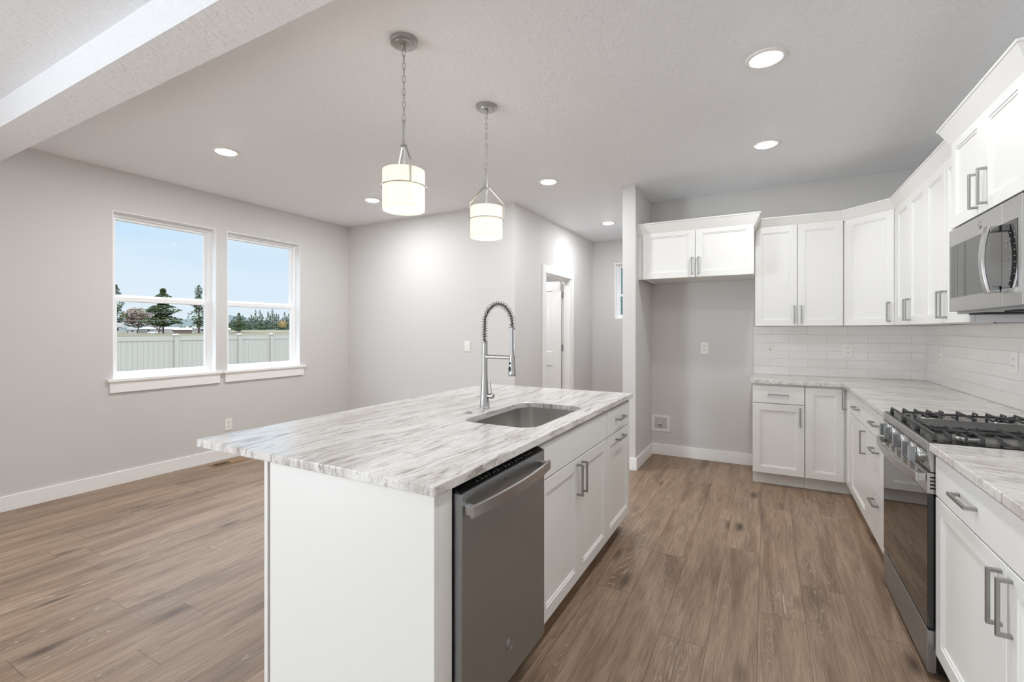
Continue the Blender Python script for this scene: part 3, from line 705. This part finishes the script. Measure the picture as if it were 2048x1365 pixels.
obj('status_mark', MB().box(FX, FX + .0004, 1.40, 1.412, .832, .835).box(FX, FX + .0004, 1.416, 1.422, .832, .835), M['dark'], dr)
pts = []
def bow_bar(y0, y1, xo, xm, z0, z1, th, taper=.0):
    """flat bar bowed outwards between y0 and y1, outer face x from xo at ends to xm in the middle"""
    mb = MB(); N = 24; vs = []; fs = []
    for i in range(N + 1):
        t_ = i / N; y = y0 + (y1 - y0) * t_; k_ = 1 - (2 * t_ - 1) ** 2; x = xo + (xm - xo) * k_; s_ = 1 if xm > xo else -1
        dz = taper * (1 - k_)
        vs += [(x, y, z0 + dz), (x, y, z1), (x - s_ * th, y, z1), (x - s_ * th, y, z0 + dz)]
    for i in range(N):
        for j in range(4): l = (j + 1) % 4; fs.append((i * 4 + j, i * 4 + l, i * 4 + 4 + l, i * 4 + 4 + j))
    fs += [(0, 3, 2, 1), tuple(N * 4 + j for j in range(4))]
    return mb.add(vs, fs)
hb = bow_bar(Y0 + .008, Y1 - .012, -.757, -.737, .790, .826, .010)
hb.box(FX + .0005, -.765, Y0 + .012, Y0 + .036, .794, .822).box(FX + .0005, -.765, Y1 - .042, Y1 - .018, .794, .822)
obj('handle', hb, M['steel'], dr, bevel=.002)
bd = obj('badge', MB().lathe((FX, 1.437, .241), [(.021, .0003), (.021, .002), (.0185, .003), (.0175, .0022), (.0, .0022)], 32, 'x'), M['chrome'], dr, smooth=True)
text_mesh('badge_letters', 'GE', .020, M['steel_dark'], bd, (FX + .0026, 1.437, .241), (0, 1, 0), (0, 0, 1))

# range
rg = thing('gas_range', 'stainless slide-in gas range with black grates and five knobs', 'range', (.87, 2.726, 0))
R0, R1, RF = 2.3455, 3.1065, .546
obj('range_body', MB().box(.575, 1.195, R0, R1, .03, .905), M['enamel'], rg)
for y in (R0 + .05, R1 - .05): obj('foot', MB().lathe((.62, y, .0), [(.015, 0), (.015, .0295)], 12), M['dark'], rg)
obj('cooktop', MB().box(RF + .006, 1.195, R0 - .004, R1 + .004, .9145, .9175), M['enamel'], rg, bevel=.001)
cpn = obj('control_panel', MB(lambda a, b, z: (b, a, z)).add([(R0, RF, .911), (R1, RF, .911), (R1, RF, .877), (R0, RF, .877), (R0, .556, .800), (R1, .556, .800), (R0, .574, .800), (R1, .574, .800), (R0, .574, .914), (R1, .574, .914), (R0, RF + .003, .914), (R1, RF + .003, .914)],
    [(0, 1, 2, 3), (3, 2, 5, 4), (4, 5, 7, 6), (6, 7, 9, 8), (8, 9, 11, 10), (10, 11, 1, 0), (0, 3, 4, 6, 8, 10), (1, 11, 9, 7, 5, 2)]), M['steel'], rg, bevel=.001)
obj('panel_seam', MB().box(RF - .0008, RF + .004, R0 + .001, R1 - .001, .8745, .8780), M['dark'], cpn)
for y in (2.456, 2.556, 2.722, 2.890, 2.990):
    kb = obj('knob', MB().lathe((RF + .008, y, .842), [(.029, 0), (.029, -.012), (.027, -.016), (.024, -.018)], 36, 'x').lathe((RF + .006, y, .842), [(.034, -.001), (.034, .003)], 36, 'x'), M['chrome'], rg, smooth=True)
    obj('knob_grip', MB().box(.509, .534, y - .006, y + .006, .812, .872), M['steel_dark'], kb, bevel=.002)
obj('panel_gap', MB().box(.556, .573, R0 + .001, R1 - .001, .7955, .7995), M['dark'], rg)
od = obj('oven_door', MB().box(RF, .573, R0, R1, .716, .795), M['steel'], rg, bevel=.0015)
mb = MB()
for k_ in range(6):
    yc = 2.44 + k_ * .115
    for j in range(3):
        for s_ in (-1, 1): mb.box(RF - .0006, RF + .0002, yc + s_ * .017 - .013, yc + s_ * .017 + .013, .776 - j * .011, .781 - j * .011)
for j in range(4): mb.box(.5535, .5725, R0 - .0006, R0 + .0002, .776 - j * .014, .782 - j * .014)
obj('vent_slots', mb, M['dark'], od)
obj('door_glass', MB().box(RF, .573, R0, R1, .200, .7155), M['blackglass'], od, bevel=.0015)
hd = bow_bar(R0 + .012, R1 - .012, .513, .488, .757, .791, .010)
hd.box(.520, RF - .0005, R0 + .014, R0 + .036, .759, .789).box(.520, RF - .0005, R1 - .036, R1 - .014, .759, .789)
obj('handle', hd, M['steel'], od, bevel=.002)
obj('storage_drawer', MB().box(RF, .573, R0, R1, .030, .190), M['steel_dark'], rg, bevel=.002)
obj('drawer_gap', MB().box(RF + .012, .573, R0, R1, .1905, .1995), M['dark'], rg)
# cooktop furniture
GZ = .945
def grate(y0, y1, outer):
    mb = MB(); t_ = .0045; top = GZ; lo_ = GZ - .009
    xs = [.621, .666, .714, .763, .828, .887, .935, .986, 1.032]
    ym = (y0 + y1) / 2; yo, yi = (y0, y1) if outer < 0 else (y1, y0); s_ = 1 if outer < 0 else -1
    for i, x in enumerate(xs):
        ln = .085 if i % 2 == 0 else .055
        mb.box(x - t_ * .7, x + t_ * .7, *sorted((yo, yo + s_ * ln)), lo_, top); mb.box(x - t_, x + t_, *sorted((yo, yo + s_ * .009)), .918, lo_)
        mb.box(x - t_ * .7, x + t_ * .7, *sorted((yi, yi - s_ * (.085 if i % 3 else .06))), lo_, top)
    mb.box(.60, 1.10, ym - t_, ym + t_, lo_, top)
    for x in (.828, .575, 1.10): mb.box(x - t_, x + t_, y0, y1, lo_, top)
    mb.box(.575, .60, *sorted((yi - s_ * t_ * 2, yi)), lo_, top)
    for cx in (.70, .96):
        for a in (PI / 4, 3 * PI / 4):
            dx, dy = .06 * math.cos(a), .06 * math.sin(a); q_ = Vector((-dy, dx)).normalized() * t_ * .7
            mb.add([(cx + dx + q_.x, ym + dy + q_.y, top), (cx + dx - q_.x, ym + dy - q_.y, top), (cx - dx - q_.x, ym - dy - q_.y, top), (cx - dx + q_.x, ym - dy + q_.y, top),
                    (cx + dx + q_.x, ym + dy + q_.y, lo_), (cx + dx - q_.x, ym + dy - q_.y, lo_), (cx - dx - q_.x, ym - dy - q_.y, lo_), (cx - dx + q_.x, ym - dy + q_.y, lo_)],
                   [(0, 1, 2, 3), (7, 6, 5, 4), (0, 4, 5, 1), (1, 5, 6, 2), (2, 6, 7, 3), (3, 7, 4, 0)])
    for x in (.575, 1.10):
        for y in (y0 + .006, y1 - .006): mb.box(x - .007, x + .007, y - .006, y + .006, .918, lo_)
    return mb
obj('grate', grate(2.372, 2.612, -1), M['iron'], rg, bevel=.0015)
obj('grate', grate(2.842, 3.080, 1), M['iron'], rg, bevel=.0015)
mb = MB().box(.569, .581, 2.614, 2.840, GZ - .010, GZ).box(.569, .581, 2.620, 2.634, .918, GZ - .01).box(.569, .581, 2.820, 2.834, .918, GZ - .01)
obj('centre_grate', mb, M['iron'], rg, bevel=.001)
obj('griddle_plate', MB().prism(rrect(.615, 1.08, 2.625, 2.830, .02, 4), .918, .934), M['iron'], rg, bevel=.002)
for x in (.70, .96):
    for y in (2.492, 2.961):
        bn = obj('burner', MB().lathe((x, y, .9178), [(.045, 0), (.043, .006), (.036, .009), (.0, .009)], 28), M['steel'], rg, smooth=True)
        obj('burner_cap', MB().lathe((x, y, .9270), [(.033, 0), (.033, .0035), (.030, .006), (.0, .006)], 28), M['enamel'], bn, smooth=True)

# microwave
mw = thing('microwave', 'stainless over-the-range microwave with black door glass', 'microwave', (1.0, 2.726, 1.42))
MF = .807; MZ0, MZ1 = 1.437, 1.838
obj('microwave_case', MB().box(.836, 1.198, R0 + .001, R1 - .001, 1.425, 1.8485), M['steel_dark'], mw)
for y in (2.45, 2.83): obj('vent_grille', MB().box(.85, 1.10, y, y + .17, 1.418, 1.4245), M['dark'], mw)
dr = obj('door', MB().box(MF, .835, 2.510, R1 - .001, MZ0, MZ1), M['steel'], mw, bevel=.0015)
pn = obj('control_panel', MB().box(MF, .835, R0 + .001, 2.5085, MZ0, MZ1), M['steel'], mw, bevel=.0015)
obj('window_glass', MB().box(MF - .0012, MF + .001, 2.5105, 3.087, 1.504, 1.757), M['blackglass'], dr)
kp = obj('keypad', MB().box(MF - .0012, MF + .001, 2.379, 2.508, 1.504, 1.757), M['blackglass'], pn)
mb = MB()
for i in range(9):
    for j in range(3): mb.box(MF - .0017, MF - .0012, 2.396 + j * .036, 2.404 + j * .036, 1.530 + i * .0225, 1.5328 + i * .0225)
obj('key_marks', mb, M['mark'], kp)
obj('window_seam', MB().box(MF - .0016, MF - .0011, 2.985, 2.9865, 1.504, 1.757), M['dark'], dr)
bd = obj('badge', MB().lathe((MF, 2.725, 1.797), [(.016, -.0002), (.016, -.002), (.014, -.003), (.0, -.003)], 28, 'x'), M['steel'], dr, smooth=True)
text_mesh('badge_letters', 'GE', .014, M['steel_dark'], bd, (MF - .0028, 2.725, 1.797), (0, -1, 0), (0, 0, 1))
N = 20; vs = []; fs = []
for i in range(N + 1):
    t_ = i / N; z = 1.492 + .268 * t_; x = .768 - .018 * (1 - (2 * t_ - 1) ** 2)
    vs += [(x, 2.520, z), (x, 2.552, z), (x + .012, 2.556, z), (x + .012, 2.516, z)]
for i in range(N):
    for j in range(4): l = (j + 1) % 4; fs.append((i * 4 + j, i * 4 + l, i * 4 + 4 + l, i * 4 + 4 + j))
fs += [(0, 3, 2, 1), tuple(N * 4 + j for j in range(4))]
obj('handle', MB().add(vs, fs).box(.776, MF - .0014, 2.520, 2.552, 1.494, 1.520).box(.776, MF - .0014, 2.520, 2.552, 1.732, 1.758), M['chrome'], dr, bevel=.003)

# ---------------------------------------------------------------- lamps
# recessed lights
def can(loc, label):
    r = thing('recessed_light', label, 'ceiling light', loc, 'round recessed ceiling lights'); x, y, z = loc
    obj('trim_ring', MB().lathe(loc, [(.097, -.0005), (.096, -.004), (.084, -.008), (.0675, -.007), (.067, -.0005)], 40, cap=False), M['plate'], r, smooth=60)
    obj('lens', MB().lathe(loc, [(.067, -.004), (.064, -.011), (.045, -.0135), (.0, -.014)], 36), M['lens'], r, smooth=True)
    return r
cans = [((0, 2.727), 'round recessed ceiling light nearest the camera, above the right aisle'),
        ((0, 3.985), 'recessed ceiling light over the aisle before the refrigerator niche'),
        ((-1.79, 4.012), 'recessed ceiling light right of the far pendant, before the hall'),
        ((-1.80, 5.93), 'small-looking recessed ceiling light inside the hall'),
        ((-3.70, 3.683), 'recessed ceiling light left of the near pendant shade'),
        ((-3.70, 2.142), 'recessed ceiling light nearest the windows, above the dining floor')]
c0 = can((cans[0][0][0], cans[0][0][1], CH), cans[0][1])
for (x, y), lb in cans[1:]: dup(c0, (x, y, CH), lb)
for (x, y), lb in cans: light('recessed_lamp_light', 'AREA', (x, y, CH - .015), (0, 0, 0), 7.5 if x < -3 else (3.2 if x > -1 else 6.0), WARM, shape='DISK', size=.11)

# pendants
def pendant(px, py, rot, label):
    r = thing('pendant_light', label, 'pendant light', (px, py, CH), 'pendant lights over the island')
    T = lambda v: (px + v[0], py + v[1], v[2])
    obj('canopy', MB().lathe((px, py, CH), [(.065, -.0003), (.065, -.016), (.062, -.019), (.048, -.020), (.046, -.027), (.012, -.030), (.010, -.045), (.0, -.046)], 40), M['nickel'], r, smooth=True)
    mb = MB(); z = CH - .046; zb = 2.352; n = 11; lh = (z - zb) / n
    for i in range(n):
        zc = z - lh * (i + .5); pts = []; hl = lh * .5 + .0035; w = .0068
        for k in range(16):
            a = 2 * PI * k / 16; u_c, v_c = w * math.cos(a), (hl) * math.sin(a); ang = PI / 2 * (i % 2) + .5
            pts.append((px + u_c * math.cos(ang), py + u_c * math.sin(ang), zc + v_c))
        mb.tube(pts, .0018, 6, True)
    obj('chain', mb, M['nickel'], r, smooth=True)
    obj('stem', MB().lathe((px, py, 2.238), [(.006, 0), (.006, .105), (.009, .108), (.009, .116)], 16).lathe((px, py, 2.228), [(.0045, -.11), (.0045, 0), (.016, .002), (.016, .008), (.006, .012)], 20), M['nickel'], r, smooth=True)
    ca, sa = math.cos(rot), math.sin(rot)
    for s_ in (-1, 1):
        pts = [(px + s_ * d_ * ca, py + s_ * d_ * sa, z_) for d_, z_ in ((.016, 2.262), (.016, 2.236), (.106, 2.135), (.106, 2.032))]
        obj('arm', MB().tube(pts, .0045, 4), M['nickel'], r)
    ringp = [(px + .1065 * math.cos(2 * PI * k / 56), py + .1065 * math.sin(2 * PI * k / 56), 2.032) for k in range(56)]
    obj('ring', MB().tube(ringp, .0028, 8, True), M['nickel'], r, smooth=True)
    n = 180; vs = []; fs = []
    for z_ in (1.920, 2.110):
        for k in range(n): rr = .0985 + (.0013 if k % 2 else -.0013); a = 2 * PI * k / n; vs.append((px + rr * math.cos(a), py + rr * math.sin(a), z_))
    for k in range(n): l = (k + 1) % n; fs.append((k, l, l + n, k + n))
    obj('lamp_shade', MB().add(vs, fs), M['shade'], r)
    obj('diffuser', MB().lathe((px, py, 1.922), [(.0965, 0), (.0965, .003), (0, .003)], 40), M['bowl'], r)
    light('pendant_bulb', 'POINT', (px, py, 2.03), (0, 0, 0), .20, (1, .91, .80), shadow_soft_size=.03)
pendant(-1.530, 1.728, math.radians(-32), 'near pendant lamp, larger-looking pleated shade hanging over the island front')
pendant(-1.530, 2.484, math.radians(30), 'far pendant lamp, smaller-looking pleated shade hanging behind the near one')

# ---------------------------------------------------------------- outdoors
GZ0 = -.70
mb = MB(); nx, ny = 40, 30; vs = []; fs = []
def gh(x, y):
    d_ = math.hypot(x, y); a = math.atan2(y, -x); k_ = min(1, max(0, (d_ - 320) / 100)); s_ = min(1, max(0, (a - .47) / .06))
    return GZ0 + 2.2 * k_ * k_ * (3 - 2 * k_) * s_
for i in range(nx + 1):
    for j in range(ny + 1):
        a = -.35 + 1.55 * j / ny; r_ = 5.6 * (900 / 5.6) ** (i / nx); x, y = -r_ * math.cos(a), r_ * math.sin(a); vs.append((min(x, -5.12), y, gh(x, y)))
for i in range(nx):
    for j in range(ny): a = i * (ny + 1) + j; fs.append((a, a + 1, a + ny + 2, a + ny + 1))
gd = obj('field', MB().add(vs, fs), M['field']); gd['kind'] = 'structure'
struct('ground', MB().box(-5.1, 20, 7.25, 30, GZ0 - .3, GZ0), M['field'])
# fence
fn = thing('vinyl_fence', 'almond vinyl privacy fence beyond the two windows', 'fence', (-18, 10, GZ0))
FXX = -18.0; posts = [6.30, 8.70, 10.93, 12.26, 14.7]; FT = 1.135
for y in posts:
    p = obj('fence_post', MB().box(FXX - .065, FXX + .065, y - .065, y + .065, GZ0, FT + .03), M['fence'], fn)
    obj('post_cap', MB().box(FXX - .085, FXX + .085, y - .085, y + .085, FT + .03, FT + .055).add([(FXX - .075, y - .075, FT + .055), (FXX + .075, y - .075, FT + .055), (FXX + .075, y + .075, FT + .055), (FXX - .075, y + .075, FT + .055), (FXX, y, FT + .10)], [(0, 1, 4), (1, 2, 4), (2, 3, 4), (3, 0, 4)]), M['fence'], p)
for a, b in zip(posts[:-1], posts[1:]):
    a += .066; b -= .066
    obj('fence_rail', MB().box(FXX - .025, FXX + .025, a, b, FT - .15, FT), M['fence'], fn)
    mb = MB(); n = max(1, round((b - a) / .15)); w = (b - a) / n
    for i in range(n): mb.box(FXX - .012, FXX + .012, a + i * w + .003, a + (i + 1) * w - .003, GZ0 + .1, FT - .15)
    mb.box(FXX - .006, FXX + .006, a, b, GZ0 + .1, FT - .15)
    obj('fence_panel', mb, M['fence'], fn)
# neighbour's wall outside the hall window
nb = obj('neighbour_house_wall', MB().box(-8, 4, 10.2, 10.4, GZ0, 6), M['siding'])
tag(nb, 'teal lap-sided neighbouring house wall outside the hall window', 'house')
nb.data.materials.clear(); nb.data.materials.append(M['siding'])
t = NT('teal_lap_courses'); s = t.n('SeparateXYZ'); t.link(t.coord(), s.inputs[0])
fz = t.math('FRACT', t.math('DIVIDE', s.outputs['Z'], .18)); t.p(Base_Color=t.mix(t.math('LESS_THAN', fz, .09), srgb(84, 110, 107), srgb(44, 62, 62)), Roughness=.6); t.bump(fz, .6, .02)
nb.data.materials[0] = t.m
# trees
def blob(mb, c, r, seed):
    rnd = random.Random(seed); ph = [rnd.uniform(.6, 1.25) for _ in range(8)]
    vs = [(c[0], c[1], c[2] + r * .6 * ph[0])]
    for i in range(5): a = 2 * PI * i / 5 + ph[1]; k = r * (1 + .45 * math.sin(seed + i * 2.3)); vs.append((c[0] + k * math.cos(a), c[1] + k * math.sin(a), c[2] - r * .12 * ph[2 + i % 5]))
    vs.append((c[0], c[1], c[2] - r * .45 * ph[7])); fs = []
    for i in range(5): l = (i + 1) % 5; fs += [(0, 1 + i, 1 + l), (6, 1 + l, 1 + i)]
    mb.add(vs, fs)
def conifer(name, label, x, y, h, w, mat, n=260, clear=.12, seed=1, power=.8, group=None, bs=.5):
    z0 = gh(x, y); r = thing(name, label, 'tree', (x, y, z0), group); rnd = random.Random(seed)
    obj('trunk', MB().tube([(x, y, z0), (x + .2, y, z0 + h * .5), (x, y, z0 + h * .96)], [h * .018, h * .012, h * .003], 7), M['bark'], r)
    mb = MB()
    for i in range(n):
        t_ = rnd.random() ** .85; zz = z0 + h * (clear + (1 - clear) * t_)
        env = w / 2 * ((1 - t_) ** power) * (1 if t_ > .12 else .6 + t_ * 3.3); env *= .75 + .35 * math.sin(t_ * 21 + seed)
        rr = env * math.sqrt(rnd.random()) + .1; a = rnd.uniform(0, 2 * PI)
        blob(mb, (x + rr * math.cos(a), y + rr * math.sin(a), zz), (w * .085) * rnd.uniform(.5, 1.15) * (.5 + .6 * (1 - t_)) * bs, i + seed * 31)
    obj('foliage', mb, M[mat], r)
def broadleaf(name, label, x, y, h, w, mat, n=240, seed=1, group=None):
    z0 = gh(x, y); r = thing(name, label, 'tree', (x, y, z0), group); rnd = random.Random(seed)
    tr = MB()
    for k in range(3):
        a = 2 * PI * k / 3; tr.tube([(x + k * .5 - .5, y, z0), (x + w * .12 * math.cos(a), y + w * .12 * math.sin(a), z0 + h * .35), (x + w * .26 * math.cos(a), y + w * .26 * math.sin(a), z0 + h * .7)], [h * .018, h * .013, h * .004], 6)
    obj('trunk', tr, M['bark'], r); mb = MB()
    for i in range(n):
        u_s = rnd.uniform(-1, 1); a = rnd.uniform(0, 2 * PI); q_ = rnd.random() ** .4; s_ = math.sqrt(1 - u_s * u_s)
        blob(mb, (x + w / 2 * q_ * s_ * math.cos(a), y + w / 2 * q_ * s_ * math.sin(a), z0 + h * .6 + h * .4 * q_ * u_s), w * .028 * rnd.uniform(.6, 1.4), i + seed)
    obj('foliage', mb, M[mat], r)
GT = 'tall pines standing before the farm buildings'
conifer('pine_tree', 'tall pine at the left edge of the left window', -366, 142.5, 31.5, 15, 'pine', 1000, .18, 3, .7, GT)
conifer('pine_tree', 'broadest tall pine, centre of the left window', -340, 157, 29, 25, 'pine', 1500, .16, 5, .62, GT)
conifer('pine_tree', 'tall pine at the right side of the left window', -320, 168, 31, 15.5, 'pine', 1100, .10, 8, .6, GT)
conifer('pine_tree', 'dark rounded pine left of the forest, right window', -297, 180, 12.8, 10.5, 'pine', 900, .08, 11, .55)
broadleaf('bare_tree', 'big brown leafless tree between the left and middle pines', -400, 168, 18.5, 20, 'twig', 1400, 4, 'brown bare trees')
broadleaf('bare_tree', 'smaller brown leafless tree just left of the broadest pine', -377, 171.5, 13.5, 12, 'twig', 800, 9, 'brown bare trees')
broadleaf('golden_tree', 'small golden autumn tree at right edge of right window', -352, 250, 8.0, 7.5, 'gold', 400, 6)
rnd = random.Random(21)
FL = 'dark conifer in the forest line across the right window'
for i in range(30):
    t_ = i / 29; a = math.atan2(177, 302) + (math.atan2(196, 268) - math.atan2(177, 302)) * t_; D_ = 440 + (i * 3 % 5) * 8.5
    hgt = (9, 12, 15, 13, 17, 14, 16.5, 15)[i % 8] * rnd.uniform(.85, 1.12) * (1.0 if t_ > .25 else .72)
    conifer('conifer', FL, -D_ * math.cos(a), D_ * math.sin(a), hgt, 7.0, 'pine2' if i % 3 else 'pine', 260, .02, 40 + i, .75, 'forest conifers behind the field', bs=.95)
for i in range(7):
    a = .30 + .032 * i + rnd.uniform(-.006, .006); D_ = 520
    broadleaf('distant_tree', 'low hazy distant tree behind the farm buildings', -D_ * math.cos(a + .09), D_ * math.sin(a + .09), rnd.uniform(7, 10), 16, 'twig' if i % 2 else 'pine2', 90, 60 + i, 'low hazy trees behind the farm')
hl = obj('hill', MB().add([(-900, 300, -5), (-850, 450, 24), (-820, 480, 28), (-780, 540, 16), (-720, 640, -5), (-700, 500, -5)], [(0, 1, 2, 3, 4, 5)]), M['hill']); hl['kind'] = 'structure'
# farm buildings; long side along the local a axis (perpendicular to the view)
def building(name, label, x, y, L_, D_, hw, hr, wm, rm, group=None, win=0):
    z0 = gh(x, y); r = thing(name, label, 'building', (x, y, z0), group); f = Vector((x, y)).normalized(); u = Vector((-f.y, f.x)); u = -u
    tf = lambda a, b, z: (x + u.x * a - f.x * b, y + u.y * a - f.y * b, z0 + z)
    w = obj('walls', MB(tf).box(-L_ / 2, L_ / 2, -D_ / 2, D_ / 2, 0, hw), M[wm], r)
    obj('roof', MB(tf).add([(-L_ / 2 - .4, -D_ / 2 - .4, hw), (L_ / 2 + .4, -D_ / 2 - .4, hw), (L_ / 2 + .4, D_ / 2 + .4, hw), (-L_ / 2 - .4, D_ / 2 + .4, hw), (-L_ / 2 - .4, 0, hw + hr), (L_ / 2 + .4, 0, hw + hr)],
        [(0, 1, 5, 4), (2, 3, 4, 5), (0, 4, 3), (1, 2, 5), (0, 3, 2, 1)]), M[rm], r)
    for k in range(win): a = -L_ / 2 + L_ * (k + .5) / win; obj('window', MB(tf).box(a - .45, a + .45, D_ / 2, D_ / 2 + .06, hw * .45, hw * .8), M['dark'], w)
building('farmhouse', 'white farmhouse under the leftmost pine', -340, 131, 7.5, 7, 4.0, 2.6, 'roofw', 'greysid', None, 2)
building('shed', 'small white shed among the brown bare trees', -325, 134.3, 3.8, 3.8, 2.3, 1.3, 'roofw', 'greysid', 'farm outbuildings', 1)
building('barn', 'low barn with pale roof and reddish wall right of broadest pine', -312, 154.6, 9.0, 8, 2.2, 1.3, 'barnred', 'roofw', 'farm outbuildings', 0)
building('barn', 'long white-roofed building behind the middle pine trunks', -415, 186, 30, 8, 3.0, 1.5, 'roofw', 'roofw', 'farm outbuildings', 4)
building('barn', 'white low building at foot of the right-hand tall pine', -350, 186, 18, 8, 2.6, 1.4, 'roofw', 'roofw', 'farm outbuildings', 3)
building('barn', 'white low building left of the dark rounded pine', -292, 166.5, 8.5, 6, 2.2, 1.2, 'roofw', 'roofw', 'farm outbuildings', 0)
# car
x, y = -337, 149.8; z0 = gh(x, y); cr_ = thing('car', 'white car parked before the farm buildings', 'car', (x, y, z0)); f = Vector((x, y)).normalized(); u = -Vector((-f.y, f.x))
tfc = lambda a, b, z: (x + u.x * a - f.x * b, y + u.y * a - f.y * b, z0 + z)
prof = [(-2.35, .35), (-2.4, .8), (-1.6, 1.0), (-.9, 1.48), (.7, 1.5), (1.5, 1.02), (2.3, .85), (2.35, .35)]
vs = [(a, s_ * .85, z) for s_ in (-1, 1) for a, z in prof]; k = len(prof)
obj('car_body', MB(tfc).add(vs, [tuple(range(k)), tuple(range(k, 2 * k))[::-1]] + [(i, (i + 1) % k, k + (i + 1) % k, k + i) for i in range(k)]), M['carwhite'], cr_)
obj('car_windows', MB(tfc).add([(-1.35, .86, 1.02), (-.85, .86, 1.40), (.65, .86, 1.40), (1.3, .86, 1.02)], [(0, 1, 2, 3)]), M['blackglass'], cr_)
for a in (-1.5, 1.5): obj('wheel', MB(tfc).lathe((a, .78, .34), [(.34, 0), (.34, .12)], 16, 'y'), M['tyre'], cr_)
# power lines
for zc, lb in ((5.55, 'upper power line crossing the view in the left window'), (3.6, 'lower power line crossing the view in the left window')):
    p0 = Vector((-160, 35)); p1 = Vector((-125, 80)); pts = []
    for i in range(13): t_ = i / 12; q_ = p0.lerp(p1, t_); pts.append((q_.x, q_.y, zc - .5 * 4 * t_ * (1 - t_) * .6 + .6))
    tag(obj('power_line', MB().tube(pts, .03, 5), M['roofw']), lb, 'cable', 'power lines')
for o in list(COL.objects):
    if 'group' in o.keys() and o['group'] is None: del o['group']
